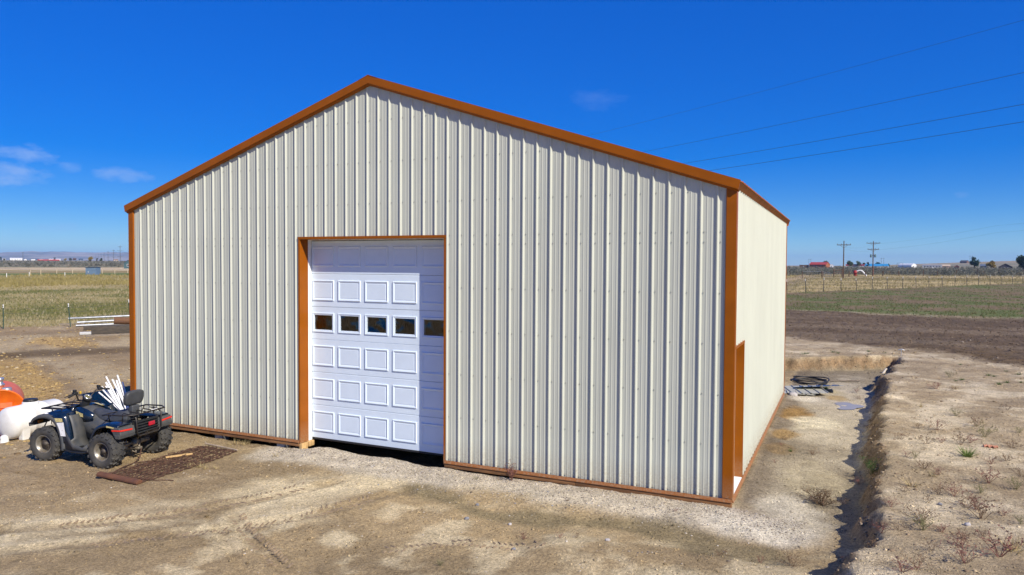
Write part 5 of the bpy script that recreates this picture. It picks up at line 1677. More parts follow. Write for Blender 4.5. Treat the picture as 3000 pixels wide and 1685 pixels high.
    for (x, y), lab in zip(((-156.5, 88.4), (-165.3, 98.7), (-155.5, 101.0)), ("white marker post left of the pasture, nearest the picture edge", "white marker post below the left rail fence", "white marker post left of the steel shed")):
        o = MB().tube([(0, 0, -.2), (0, 0, .6), (0, 0, 1.0)], [.07, .07, .06], 8).build("marker_post", F["white"]); o.location = (x, y, gzc(x, y)); tag(o, lab, "post", "white marker posts in the left pasture")


build_far()


# ------------------------------------------------------------------ mountains
def mountains():
    m = bpy.data.materials.new("mountain_rock"); m.use_nodes = True
    N, L = m.node_tree.nodes, m.node_tree.links; p = N["Principled BSDF"]; p.inputs['Roughness'].default_value = .95; p.inputs['Specular IOR Level'].default_value = .1
    tc = N.new("ShaderNodeTexCoord"); n = N.new("ShaderNodeTexNoise"); n.inputs['Scale'].default_value = .0022; n.inputs['Detail'].default_value = 8; L.new(tc.outputs['Object'], n.inputs[0])
    mx = N.new("ShaderNodeMix"); mx.data_type = 'RGBA'; mx.inputs[6].default_value = (.20, .175, .12, 1); mx.inputs[7].default_value = (.44, .36, .27, 1)
    mr = N.new("ShaderNodeMapRange"); mr.inputs[1].default_value = .4; mr.inputs[2].default_value = .62; L.new(n.outputs[0], mr.inputs[0]); L.new(mr.outputs[0], mx.inputs[0]); L.new(mx.outputs[2], p.inputs['Base Color'])
    az = np.radians(np.linspace(-96, -12, 420)); dd = np.linspace(8200, 12500, 90)
    A, D = np.meshgrid(az, dd)
    X = CAM.x + D * np.sin(A); Y = CAM.y + D * np.cos(A)
    adeg = np.degrees(A)
    ridge = 90 + 36 * (fbm(adeg, adeg * 0, .22, 4, 91) - .5) * 2 + 9 * np.sin(adeg * .55 + 1.0)
    ridge = ridge * sstep(-14, -40, adeg) if False else ridge * (1 - sstep(-38, -14, adeg))
    t = (D - 8200) / (12500 - 8200)
    prof = sstep(0, .72, t) ** 1.1 * (1 - .35 * sstep(.78, 1.0, t))
    rid = np.abs(fbm(X, Y, .0011, 5, 92) - .5) * 2
    Z = -4 + ridge * (prof * (1.18 - .55 * rid) + (fbm(X, Y, .003, 4, 93) - .5) * .16 * prof)
    foot = np.exp(-((adeg + 57.0) / 1.7) ** 2) * np.exp(-((t - .12) / .07) ** 2) * 34       # pale foothill
    Z = Z + foot
    me = bpy.data.meshes.new("mountains"); ny, nx = X.shape
    me.vertices.add(nx * ny); me.vertices.foreach_set("co", np.stack([X, Y, Z], -1).astype(np.float32).ravel())
    idx = np.arange(nx * ny).reshape(ny, nx)
    q = np.stack([idx[:-1, :-1], idx[1:, :-1], idx[1:, 1:], idx[:-1, 1:]], -1).reshape(-1, 4)[:, ::-1]
    me.loops.add(q.size); me.loops.foreach_set("vertex_index", q.ravel().astype(np.int32)); me.polygons.add(len(q))
    me.polygons.foreach_set("loop_start", np.arange(0, q.size, 4, dtype=np.int32)); me.polygons.foreach_set("use_smooth", np.ones(len(q), bool)); me.update(calc_edges=True)
    me.materials.append(m)
    o = bpy.data.objects.new("mountains", me); COL.objects.link(o); o["kind"] = "structure"


mountains()
# ================================================================== plants, stones
nrng = np.random.default_rng(11)


def attr_mat(name, rough=.9, trans=0.0, spec=.2):
    m = bpy.data.materials.new(name); m.use_nodes = True
    N, L = m.node_tree.nodes, m.node_tree.links; p = N["Principled BSDF"]; p.inputs['Roughness'].default_value = rough; p.inputs['Specular IOR Level'].default_value = spec
    a = N.new("ShaderNodeAttribute"); a.attribute_name = "albedo"
    L.new(a.outputs['Color'], p.inputs['Base Color'])
    if trans:
        t = N.new("ShaderNodeBsdfTranslucent"); L.new(a.outputs['Color'], t.inputs[0]); ms = N.new("ShaderNodeMixShader"); ms.inputs[0].default_value = trans
        L.new(p.outputs[0], ms.inputs[1]); L.new(t.outputs[0], ms.inputs[2]); L.new(ms.outputs[0], N["Material Output"].inputs[0])
    return m


def scatter(name, templates, P, S, col, material, squash=None):
    """one mesh made of many small copies. templates: list of (verts, tris); P: positions; S: sizes; col: colours"""
    n = len(P)
    which = nrng.integers(0, len(templates), n); th = nrng.uniform(0, 2 * np.pi, n)
    V, T, Cc = [], [], []
    off = 0
    for k, (tv, tf) in enumerate(templates):
        ix = np.where(which == k)[0]
        if not len(ix): continue
        tv = np.asarray(tv, float); tf = np.asarray(tf, int)
        c, s = np.cos(th[ix])[:, None], np.sin(th[ix])[:, None]
        x = tv[None, :, 0] * c - tv[None, :, 1] * s; y = tv[None, :, 0] * s + tv[None, :, 1] * c; z = np.repeat(tv[None, :, 2], len(ix), 0)
        v = np.stack([x, y, z], -1) * S[ix][:, None, None] + P[ix][:, None, :]
        V.append(v.reshape(-1, 3)); T.append((tf[None] + (np.arange(len(ix)) * len(tv))[:, None, None] + off).reshape(-1, 3)); off += v.shape[0] * v.shape[1]
        Cc.append(np.repeat(col[ix], len(tv), 0))
    V = np.concatenate(V); T = np.concatenate(T); Cc = np.concatenate(Cc)
    me = bpy.data.meshes.new(name)
    me.vertices.add(len(V)); me.vertices.foreach_set("co", V.astype(np.float32).ravel())
    me.loops.add(T.size); me.loops.foreach_set("vertex_index", T.ravel().astype(np.int32)); me.polygons.add(len(T))
    me.polygons.foreach_set("loop_start", np.arange(0, T.size, 3, dtype=np.int32)); me.update(calc_edges=True)
    a = me.attributes.new("albedo", 'FLOAT_COLOR', 'POINT'); a.data.foreach_set("color", np.concatenate([Cc, np.ones((len(Cc), 1))], 1).astype(np.float32).ravel())
    me.materials.append(material)
    o = bpy.data.objects.new(name, me); COL.objects.link(o); o["kind"] = "stuff"
    return o


def tuft_template(nb, seed, spread=.35, w=.05):
    q = random.Random(seed); v, f = [], []
    for k in range(nb):
        a = q.uniform(0, 6.28); r = q.uniform(0, .25); h = q.uniform(.5, 1.0); l = q.uniform(.1, spread) * 1.2
        bx, by = r * math.cos(a), r * math.sin(a); t = a + q.uniform(-.8, .8)
        px, py = -math.sin(t) * w, math.cos(t) * w
        i = len(v); v += [(bx - px, by - py, -.03), (bx + px, by + py, -.03), (bx + l * math.cos(a), by + l * math.sin(a), h)]; f.append((i, i + 1, i + 2))
    return v, f


def leafy_template(n, seed, rx=.55, rz=.8, leaf=.20):
    q = random.Random(seed); v, f = [], []
    for k in range(n):
        a = q.uniform(0, 6.28); u = q.uniform(0, 1) ** .5; h = q.uniform(0.02, 1)
        r = rx * u * math.sqrt(max(0.05, 1 - (h * .9) ** 2))
        c = Vector((r * math.cos(a), r * math.sin(a), h * rz))
        d1 = Vector((q.uniform(-1, 1), q.uniform(-1, 1), q.uniform(-.3, 1))).normalized(); d2 = d1.cross(Vector((q.uniform(-1, 1), q.uniform(-1, 1), q.uniform(-1, 1)))).normalized()
        s = leaf * q.uniform(.6, 1.3); i = len(v)
        v += [tuple(c - d2 * s * .5), tuple(c + d2 * s * .5), tuple(c + d1 * s * 1.2)]; f.append((i, i + 1, i + 2))
    return v, f


def rock_template(seed):
    q = random.Random(seed)
    bm = bmesh.new(); bmesh.ops.create_icosphere(bm, subdivisions=1, radius=1)
    v = [(p.co.x * q.uniform(.7, 1.2), p.co.y * q.uniform(.7, 1.2), p.co.z * q.uniform(.45, .8)) for p in bm.verts]; bm.verts.index_update()
    f = [tuple(x.index for x in p.verts) for p in bm.faces]; bm.free()
    return v, f


def cols(n, choices, weights, jit=.2):
    c = np.array(choices)[nrng.choice(len(choices), n, p=np.array(weights) / sum(weights))]
    return c * nrng.uniform(1 - jit, 1 + jit, (n, 1))


def polar_pts(n, a0, a1, d0, d1, log=True):
    az = np.radians(nrng.uniform(a0, a1, n)); u = nrng.uniform(0, 1, n)
    D = d0 * (d1 / d0) ** u if log else d0 + (d1 - d0) * u
    return CAM.x + D * np.sin(az), CAM.y + D * np.cos(az), D


PLANTM = attr_mat("dry_plants", trans=.25)
TUFTS = [tuft_template(7, s) for s in range(6)]
ROCKS = [rock_template(s) for s in range(5)]
EARTHM = attr_mat("loose_earth")

# ---- sagebrush flats
SAGE = [leafy_template(26, s) for s in range(6)]
xa, ya, da = polar_pts(5200, -7, 22, 262, 820)
xb, yb, db = polar_pts(2600, -70, -47, 450, 1100)
x, y, d = np.concatenate([xa, xb]), np.concatenate([ya, yb]), np.concatenate([da, db])
scatter("sagebrush", SAGE, np.stack([x, y, ground_z(x, y, False)], -1), nrng.uniform(.7, 1.5, len(x)) * (1 + d / 1600), cols(len(x), [(.155, .160, .125), (.20, .195, .15), (.11, .115, .085), (.24, .20, .13)], [4, 3, 3, 1]), PLANTM)

# ---- left field grass
x, y, d = polar_pts(26000, -66, -47, 49, 232)
u = -(x * .80 - y * .60); w = (fbm(x, y, .12, 4, 80) - .5) * 7 + (fbm(x, y, .022, 4, 83) - .5) * 60 * sstep(38, 90, u)
keep = (u + w > 33) & (u + w < 250)
x, y, d, u, w = x[keep], y[keep], d[keep], u[keep], w[keep]
patch = fbm(x, y, .035, 5, 81) * .6 + fbm(x, y, .16, 4, 85) * .4
c = cols(len(x), [(.42, .345, .18), (.34, .28, .13), (.48, .41, .25)], [3, 3, 2])
g = cols(len(x), [(.17, .18, .055), (.22, .21, .07), (.13, .15, .045)], [3, 3, 1])
tt = (sstep(.38, .64, patch + .0016 * (60 - y)) * (.12 + .88 * sstep(36, 50, u + w)) * .8)[:, None]
pick = nrng.uniform(0, 1, (len(x), 1)) < tt
c = np.where(pick, g, c)
yel = ((u + w > 105) & (u + w < 195) & (nrng.uniform(0, 1, len(x)) < .7 * sstep(.38, .62, fbm(x, y, .04, 4, 84))))[:, None]
c = np.where(yel, cols(len(x), [(.30, .25, .085), (.38, .31, .13)], [1, 1]), c)
grn = ((u + w > 198))[:, None]
c = np.where(grn, cols(len(x), [(.08, .14, .035), (.12, .17, .045)], [1, 1]), c)
h = nrng.uniform(.10, .24, len(x)) * (1 + 1.6 * yel[:, 0]) * (1 + d / 500)
scatter("pasture_grass", TUFTS, np.stack([x, y, ground_z(x, y, False)], -1), h, c, PLANTM)

# ---- right field: sprouting rows, then dry grass beyond the fence
x, y, d = polar_pts(15000, -6, 14, 49, 150)
fl = (x - 8.0) * (139.5 - 72.0) / 32.0 - (y - 72.0)
e = (y + (x - 15) * .25 + (fbm(x, y, .25, 4, 51) - .5) * 6)
keep = (e > 41) & (fl > -2) & (nrng.uniform(0, 1, len(x)) < .25 + sstep(.35, .6, fbm(x, y, .35, 5, 76)))
x, y, d = x[keep], y[keep], d[keep]
scatter("field_sprouts", TUFTS, np.stack([x, y, ground_z(x, y, False)], -1), nrng.uniform(.05, .13, len(x)) * (1 + d / 200), cols(len(x), [(.10, .155, .04), (.14, .17, .05), (.25, .20, .09), (.16, .13, .06)], [4, 3, 2, 2]), PLANTM)
x, y, d = polar_pts(9000, -8, 20, 84, 300)
fl = (x - 8.0) * (139.5 - 72.0) / 32.0 - (y - 72.0)
keep = fl < 0
x, y, d = x[keep], y[keep], d[keep]
scatter("dry_grass", TUFTS, np.stack([x, y, ground_z(x, y, False)], -1), nrng.uniform(.12, .35, len(x)) * (1 + d / 400), cols(len(x), [(.42, .34, .17), (.30, .25, .10), (.20, .19, .07), (.48, .40, .24)], [3, 3, 2, 2]), PLANTM)

# ---- clods on the tilled ground, bank and yard; gravel by the wall
x = nrng.uniform(6, 34, 26000); y = nrng.uniform(13, 46, 26000)
keep = nrng.uniform(0, 1, len(x)) < bank_mask(x, y) * soil_mask(x, y)
x, y = x[keep], y[keep]
scatter("soil_clods", ROCKS, np.stack([x, y, ground_z(x, y)], -1), np.clip(nrng.lognormal(-4.0, .5, len(x)), .008, .06), cols(len(x), [(.10, .070, .044), (.13, .092, .058), (.18, .132, .085), (.33, .27, .19)], [5, 4, 2, .2]), EARTHM)
x = nrng.uniform(11.5, 16.0, 24000); y = nrng.uniform(-5, 18, 24000)
b = bank_mask(x, y); keep = (nrng.uniform(0, 1, len(x)) < (4 * b * (1 - b)) ** 1.3 + .05 * b) & (x > 12.4)
x, y = x[keep], y[keep]
scatter("bank_clods", ROCKS, np.stack([x, y, ground_z(x, y)], -1), np.clip(nrng.lognormal(-4.2, .5, len(x)), .006, .038), cols(len(x), [(.27, .20, .125), (.20, .145, .09), (.34, .265, .175)], [4, 3, 3]), EARTHM)
n = 15000
x = np.concatenate([nrng.uniform(4, 13.2, n), nrng.uniform(-2, 13.4, n)]); y = np.concatenate([-np.abs(nrng.normal(0, .55, n)), nrng.uniform(-4.6, 0, n)])
dg = polydist(x, y, [(4.2, -0.25), (7.6, -0.35), (9.5, -0.45), (11.5, -0.42), (12.5, -0.45), (13.0, -0.4)])
keep = np.concatenate([nrng.uniform(0, 1, n) < 1 - sstep(.3, .9, dg[:n]), nrng.uniform(0, 1, n) < .30 * sstep(.42, .65, fbm(x[n:], y[n:], .8, 3, 88))])
x, y = x[keep], y[keep]
scatter("gravel", ROCKS, np.stack([x, y, ground_z(x, y)], -1), np.clip(nrng.lognormal(-5.0, .45, len(x)), .003, .02), cols(len(x), [(.42, .365, .29), (.31, .26, .19), (.50, .45, .38), (.17, .14, .11), (.24, .24, .25)], [4, 4, 1.4, 2, .6]), EARTHM)
# fine crumbs of dirt over all the near ground
OCT = []
for sd in range(4):
    q_ = random.Random(sd); OCT.append(([(q_.uniform(.7, 1.3), 0, 0), (0, q_.uniform(.7, 1.3), 0), (-q_.uniform(.7, 1.3), 0, 0), (0, -q_.uniform(.7, 1.3), 0), (.1, .1, q_.uniform(.5, .9)), (0, 0, -.4)], [(0, 1, 4), (1, 2, 4), (2, 3, 4), (3, 0, 4), (1, 0, 5), (2, 1, 5), (3, 2, 5), (0, 3, 5)]))
n = 90000
x, y, d = polar_pts(n, -68, 16, 6.5, 30)
keep = (y > -5.4) & (nrng.uniform(0, 1, n) < .25 + sstep(.40, .62, fbm(x, y, .9, 4, 89))) & ~((x > -.1) & (x < W_B + .1) & (y > -.02) & (y < L_B))
x, y, d = x[keep], y[keep], d[keep]
A = np.concatenate([ground_albedo(x[None, k:k + 20000], y[None, k:k + 20000])[0] for k in range(0, len(x), 20000)])
scatter("loose_dirt", OCT, np.stack([x, y, ground_z(x, y)], -1), np.clip(nrng.lognormal(-5.0, .55, len(x)), .003, .03) * (.6 + d / 24), A * nrng.choice([.55, .8, 1.0, 1.25], (len(x), 1), p=[.25, .3, .3, .15]), EARTHM)
# straw and clods littering the left yard
n = 16000
x, y, d = polar_pts(n, -64, -44, 15, 52)
keep = (x < .5) & (nrng.uniform(0, 1, n) < .2 + sstep(.46, .64, fbm((x * .84 - y * .54) * .5, (x * .5 + y * .85) * 1.6, .28, 4, 79)))
x, y, d = x[keep], y[keep], d[keep]
scatter("straw_litter", [tuft_template(4, s, 1.2, .07) for s in range(4)] + ROCKS[:2], np.stack([x, y, ground_z(x, y)], -1), nrng.uniform(.015, .05, len(x)) * (1 + d / 60), cols(len(x), [(.50, .36, .15), (.40, .28, .11), (.22, .15, .08), (.55, .46, .30)], [4, 3, 2, 1]), PLANTM)


# pressed lug marks of tyres in the foreground dirt
def tyre_tracks():
    P, S, Cc, V = [], [], [], []
    m = MB()
    q = random.Random(12)
    for pts, wd in (([(6.15, -3.15), (6.9, -3.62), (7.9, -4.12)], .17), ([(6.1, -1.7), (5.75, -2.6), (5.2, -3.5), (4.4, -4.4)], .19), ([(7.35, -1.75), (6.9, -2.9), (6.1, -3.95), (5.3, -4.75)], .19), ([(8.6, -3.2), (9.4, -2.6), (10.4, -2.35)], .15)):
        for a, b in zip(pts[:-1], pts[1:]):
            A, B = Vector(a), Vector(b); L_ = (B - A).length; d = (B - A) / L_; nrm = Vector((-d.y, d.x))
            t = 0.0
            while t < L_:
                for s in (-1, 1):
                    if q.random() < .22: continue
                    c = A + d * (t + (.035 if s > 0 else 0)) + nrm * s * wd * .42
                    ang = math.atan2(d.y, d.x) + s * .6 + q.uniform(-.1, .1)
                    z = gz(c.x, c.y)
                    lx, ly, h = wd * .62 * q.uniform(.7, 1.1), .020, q.uniform(.006, .016)
                    M = Matrix.Translation((c.x, c.y, z)) @ Matrix.Rotation(ang + math.pi / 2, 4, 'Z')
                    v = [M @ Vector(p) for p in ((-lx / 2, -ly, -.012), (lx / 2, -ly, -.012), (lx / 2, ly, -.012), (-lx / 2, ly, -.012), (-lx * .42, -ly * .4, h), (lx * .42, -ly * .4, h * q.uniform(.5, 1)), (lx * .42, ly * .4, h), (-lx * .42, ly * .4, h * q.uniform(.5, 1)))]
                    m.add(v, [(4, 5, 6, 7), (0, 1, 5, 4), (1, 2, 6, 5), (2, 3, 7, 6), (3, 0, 4, 7)])
                t += .075
    o = m.build("tyre_track", mat("pressed_dirt", (.25, .185, .115), rough=.95, var=.35, vscale=14, bump=.4, bscale=60)); o["kind"] = "stuff"


tyre_tracks()


# ------------------------------------------------------------------ individual weeds
def weed_mesh(name, seed, stems, droop, twigs, flat, thick=.010):
    """dried branching weed, unit height"""
    q = random.Random(seed); m = MB()
    for k in range(stems):
        a = 2 * math.pi * k / stems + q.uniform(-.4, .4); lean = q.uniform(.15, 1.0) * flat; h = q.uniform(.55, 1.0) * (1 - .35 * lean)
        p0 = Vector((q.uniform(-.05, .05), q.uniform(-.05, .05), -.04)); d = Vector((math.cos(a) * lean, math.sin(a) * lean, h))
        p1 = p0 + d * .5 + Vector((0, 0, .08)); p2 = p0 + d + Vector((0, 0, -droop * lean * .2))
        m.tube([p0, p1, p2], [thick, thick * .8, thick * .35], 3, cap=False, smooth=False)
        for t in range(twigs):
            f = q.uniform(.3, .95); b = p0.lerp(p1, f * 2) if f < .5 else p1.lerp(p2, f * 2 - 1)
            e = b + Vector((q.uniform(-.22, .22), q.uniform(-.22, .22), q.uniform(.02, .24)))
            m.tube([b, e], [thick * .6, thick * .3], 3, cap=False, smooth=False)
            for l in range(2):
                c = b.lerp(e, q.uniform(.4, 1)); s = q.uniform(.02, .045)
                u = Vector((q.uniform(-1, 1), q.uniform(-1, 1), q.uniform(-1, 1))).normalized() * s; w = u.orthogonal().normalized() * s * .7
                m.add([c - w, c + w, c + u * 1.6], [(0, 1, 2)])
    return m.mesh(name)


def tuft_mesh(name, seed, nb, spread, w):
    v, f = tuft_template(nb, seed, spread, w)
    return MB().add(v, f).mesh(name)


WB_ = mat("dry_weed_brown", (.175, .110, .062), rough=.95, var=.4, vscale=3)
WR_ = mat("dry_weed_red", (.20, .085, .062), rough=.95, var=.4, vscale=3)
WS_ = mat("straw_weed", (.46, .36, .17), rough=.9, var=.3, vscale=4, translucent=.2)
WG_ = mat("green_weed", (.085, .145, .035), rough=.8, var=.35, vscale=4, translucent=.3)
WGB = mat("bright_green_weed", (.16, .23, .05), rough=.8, var=.3, vscale=4, translucent=.3)
WO_ = mat("olive_weed", (.17, .16, .065), rough=.9, var=.35, vscale=4)
BR = []
for i in range(6):
    me = weed_mesh("dry_weed", 20 + i, 9 + i, .5, 5, .9 + .1 * (i % 3)); me.materials.append((WB_, WR_, WB_, WO_, WB_, WR_)[i]); BR.append(me)
GRN = []
for i in range(3):
    me = tuft_mesh("green_tuft", 40 + i, 46, 1.1, .035); me.materials.append((WG_, WG_, WGB)[i]); GRN.append(me)
STR = []
for i in range(3):
    me = tuft_mesh("straw_tuft", 50 + i, 26, 1.0, .03); me.materials.append(WS_); STR.append(me)


def put(me, name, x, y, s, label, cat, group=None, seed=0, flat=1.0):
    q = random.Random(int(x * 977 + y * 131) + seed)
    o = instance(me, name, None, None, (x, y, gz(x, y) - .005), (0, 0, q.uniform(0, 6.28)), (s * q.uniform(.9, 1.25), s * q.uniform(.9, 1.25), s * flat))
    return tag(o, label, cat, group)


BROWN = [(15.18, 4.89, 0.3), (15.89, 5.61, 0.26), (15.69, 9.97, 0.22), (16.01, 9.92, 0.16), (16.22, 12.32, 0.24), (14.9, 3.55, 0.22), (15.15, 3.81, 0.15), (15.43, 3.89, 0.26), (15.58, 4.02, 0.18), (16.18, 4.0, 0.22), (15.68, 6.45, 0.2), (16.76, 7.71, 0.16), (15.48, 1.57, 0.28), (15.15, -0.15, 0.32), (15.15, 0.26, 0.24), (14.47, -0.65, 0.26), (14.46, -0.95, 0.22), (14.21, -1.1, 0.14), (14.97, 0.69, 0.22), (14.78, 0.66, 0.2), (14.88, 1.68, 0.16), (14.71, 1.87, 0.2), (15.3, 0.98, 0.16), (15.04, 0.27, 0.18), (15.11, -1.49, 0.34), (14.75, -1.88, 0.28), (14.79, -1.38, 0.18), (14.84, -1.08, 0.16), (15.77, 1.4, 0.22), (15.97, 2.13, 0.2), (15.43, 0.11, 0.12), (14.31, -2.28, 0.2), (14.16, -2.42, 0.18), (15.35, -1.07, 0.14), (14.64, 2.48, 0.16), (14.53, 3.77, 0.18), (14.53, 2.54, 0.15), (14.89, 4.96, 0.15), (15.69, 2.67, 0.14), (15.94, 3.01, 0.16), (16.52, 5.31, 0.15), (14.38, 0.64, 0.14), (14.18, -0.14, 0.16), (14.62, 0.22, 0.14), (14.65, -0.95, 0.12), (15.06, -0.86, 0.12), (15.54, -0.16, 0.14), (14.48, -1.67, 0.14), (14.03, -1.24, 0.16), (13.93, -1.73, 0.14)]
GREEN = [(16.47, 11.99, 0.22), (16.29, 11.65, 0.16), (17.25, 13.17, 0.24), (17.35, 13.02, 0.18), (17.21, 11.41, 0.22), (17.48, 12.01, 0.2), (17.86, 14.33, 0.16), (16.86, 15.38, 0.16), (14.89, 17.47, 0.18), (14.39, 17.54, 0.2), (12.37, 15.86, 0.26), (12.49, 15.92, 0.2), (13.27, 16.74, 0.24), (13.43, 16.61, 0.18), (18.07, 13.87, 0.2), (17.84, 12.31, 0.18)]
PADW = [(13.86, 2.19, 0.16), (13.12, 3.68, 0.15), (12.74, 3.78, 0.1), (13.17, 11.51, 0.2), (13.94, 11.3, 0.18), (13.98, 10.31, 0.16), (12.55, 2.81, 0.09), (13.1, -1.58, 0.22), (12.76, -1.57, 0.12), (12.32, -1.7, 0.13), (13.67, -1.24, 0.12), (12.58, 4.71, 0.12), (12.56, 4.11, 0.1)]
STRAW = [(14.49, 0.91, 0.18), (15.28, -1.21, 0.2), (16.11, 10.29, 0.14), (15.12, 7.25, 0.12), (14.79, 1.54, 0.12)]
YARDS = [(3.66, -1.71, 0.1), (3.72, -1.59, 0.12), (3.9, -1.64, 0.1), (4.08, -1.55, 0.09), (3.02, -0.11, 0.13), (3.24, -0.12, 0.14), (3.25, 0.0, 0.11), (2.99, -0.24, 0.09), (4.44, -0.56, 0.1), (8.35, -0.33, 0.09), (8.67, -0.17, 0.07), (9.99, -2.18, 0.12), (10.65, -2.05, 0.12), (10.48, -2.19, 0.1), (7.71, -4.17, 0.07), (9.44, -3.3, 0.1), (10.03, -0.74, 0.06), (11.55, -0.54, 0.06), (9.34, -0.77, 0.05)]
big = {0: "tall dry brown weed near the crest of the bank, upper middle", 13: "widest dry bush on the right bank, low on the slope", 12: "round dry brown bush near the right edge of the bank",
       24: "large dry bush at the lower right corner of the bank", 25: "reddish dry weed near the bottom edge of the bank", 7: "broad low dry weed in the middle of the bank", 15: "twiggy dry weed right of the lower ditch shadow", 4: "small dry weed nearest the tilled field"}
for i, (x, y, s) in enumerate(BROWN):
    put(BR[(i * 5 + 1) % 6] if i != 25 else BR[1], "dry_weed", x, y, s * 1.05, big.get(i, "small dry brown weed scattered over the bare right bank"), "weed", "dry weeds on the right bank")
for i, (x, y, s) in enumerate(GREEN):
    put(GRN[i % 2], "green_tuft", x, y, s * .55, "low green grass clump at the top edge of the bank", "grass clump", "green grass clumps along the bank edge", flat=.8)
padl = ["reddish dry weed on the mud just left of the bank", "small brown weed in the middle of the muddy strip", "tiny green weed near the barn wall", "green weed beside the scrap siding sheets", "dry weed in front of the back bank", "low brown weed left of the shaded puddle",
        "tiny dry weed by the side door", "dry red weed at the lower end of the wash", "small dry weed in the wash near the bottom edge", "small dry weed at the edge of the olive mud", "dry weed at the foot of the bank near the bottom edge", "small dry weed by the straw patch", "thin dry weed left of the straw patch"]
for i, (x, y, s) in enumerate(PADW):
    put(GRN[0] if i in (2, 3) else BR[(i * 3 + 1) % 6], "green_tuft" if i in (2, 3) else "dry_weed", x, y, s * (.8 if i in (2, 3) else 1), padl[i], "weed", "weeds on the muddy strip")
for i, (x, y, s) in enumerate(STRAW):
    put(STR[i % 3], "straw_tuft", x, y, s, ("straw tuft with two long blades beside the ditch edge", "straw tuft in the lower right corner of the bank", "yellowish flat tuft high on the bank near the green clumps", "single small yellow tuft on the pale upper bank", "small straw tuft just right of the leafy green weed")[i], "grass tuft", "straw tufts on the bank")
for i, (x, y, s) in enumerate(YARDS):
    put(STR[i % 3] if i < 9 else BR[i % 6], "straw_tuft" if i < 9 else "dry_weed", x, y, s, "small straw tuft on the dirt near the harrow and front wall" if i < 9 else "tiny dry weed on the bare yard dirt", "grass tuft" if i < 9 else "weed", "straw tufts by the harrow" if i < 9 else "tiny weeds on the front yard")
me = weed_mesh("tumbleweed", 77, 46, .3, 7, 1.25, .007); me.materials.append(WB_)
put(me, "tumbleweed", 13.34, .95, .33, "big brown tumbleweed lying on the mud right of the barn corner", "tumbleweed")
me = weed_mesh("climbing_weed", 78, 10, .2, 6, .5, .009); me.materials.append(WR_)
put(me, "wall_weed", 8.87, -.10, .34, "dry red weed growing against the front wall base trim", "weed")
me = weed_mesh("leafy_weed", 79, 14, .2, 8, .8, .010); me.materials.append(WG_)
put(me, "leafy_weed", 14.05, 2.5, .34, "leafy green weed growing in the shade of the bank", "weed")
me = weed_mesh("leafy_weed2", 81, 10, .2, 7, .8, .009); me.materials.append(WO_)
put(me, "leafy_weed", 15.9, 4.7, .34, "olive green upright weed on the bank crest", "weed")
me = tuft_mesh("bright_tuft", 60, 120, 1.1, .03); me.materials.append(WGB)
put(me, "green_tuft", 15.41, 3.01, .17, "bright green round grass tuft on the right bank", "grass tuft")
# faded red rag near the tuft
bm = bmesh.new(); bmesh.ops.create_grid(bm, x_segments=12, y_segments=8, size=.5)
q = random.Random(3)
for v in bm.verts: v.co = Vector((v.co.x * .20, v.co.y * .10, .015 + .02 * math.sin(v.co.x * 17) * math.cos(v.co.y * 13) + q.uniform(0, .012)))
bmesh.ops.solidify(bm, geom=bm.faces[:], thickness=.003)
o = MB().from_bm(bm, True).build("red_rag", mat("faded_red_cloth", (.52, .23, .14), rough=.95, var=.3, vscale=12)); o.location = (15.85, 3.8, gz(15.85, 3.8)); tag(o, "faded red scrap of cloth lying on the right bank", "rag")
for i, (x, y, r, w, lab) in enumerate([(9.0, -1.85, .035, 0, "dark grey stone left of the olive wash"), (8.85, -1.25, .03, 0, "small dark stone on the damp dirt below the front wall"), (12.05, -2.75, .05, 0, "rounded grey stone at the bottom edge, right of centre"), (14.95, -.55, .035, 1, "white chip of stone on the lower right bank"), (11.0, -1.9, .03, 1, "pale pebble on the pale ridge before the wash"),
                                       (14.75, .2, .03, 0, "small grey stone on the lower bank"), (10.0, -2.5, .028, 0, "small dark pebble on the foreground dirt"), (9.6, -1.75, .028, 1, "white pebble in the foreground left of the wash")]):
    stone("pebble", (x, y), r, STONEW if w else STONEG, lab, i + 3.3, group="loose stones")


# ------------------------------------------------------------------ trees
BARK = mat("bark", (.10, .075, .055), rough=.95, var=.3, vscale=2)


def leaf_material(name, a, b):
    return mat(name, a, rough=.75, var2=b, vscale=.55, mix2=.5, translucent=.25)


LEAF = {"green": leaf_material("leaf_green", (.075, .105, .030), (.035, .058, .018)), "dark": leaf_material("leaf_dark", (.032, .068, .026), (.014, .036, .015)), "yellow": leaf_material("leaf_yellow", (.36, .24, .03), (.20, .16, .03)),
        "olive": leaf_material("leaf_olive", (.13, .13, .06), (.08, .08, .04)), "rust": leaf_material("leaf_rust", (.22, .09, .04), (.16, .10, .04))}


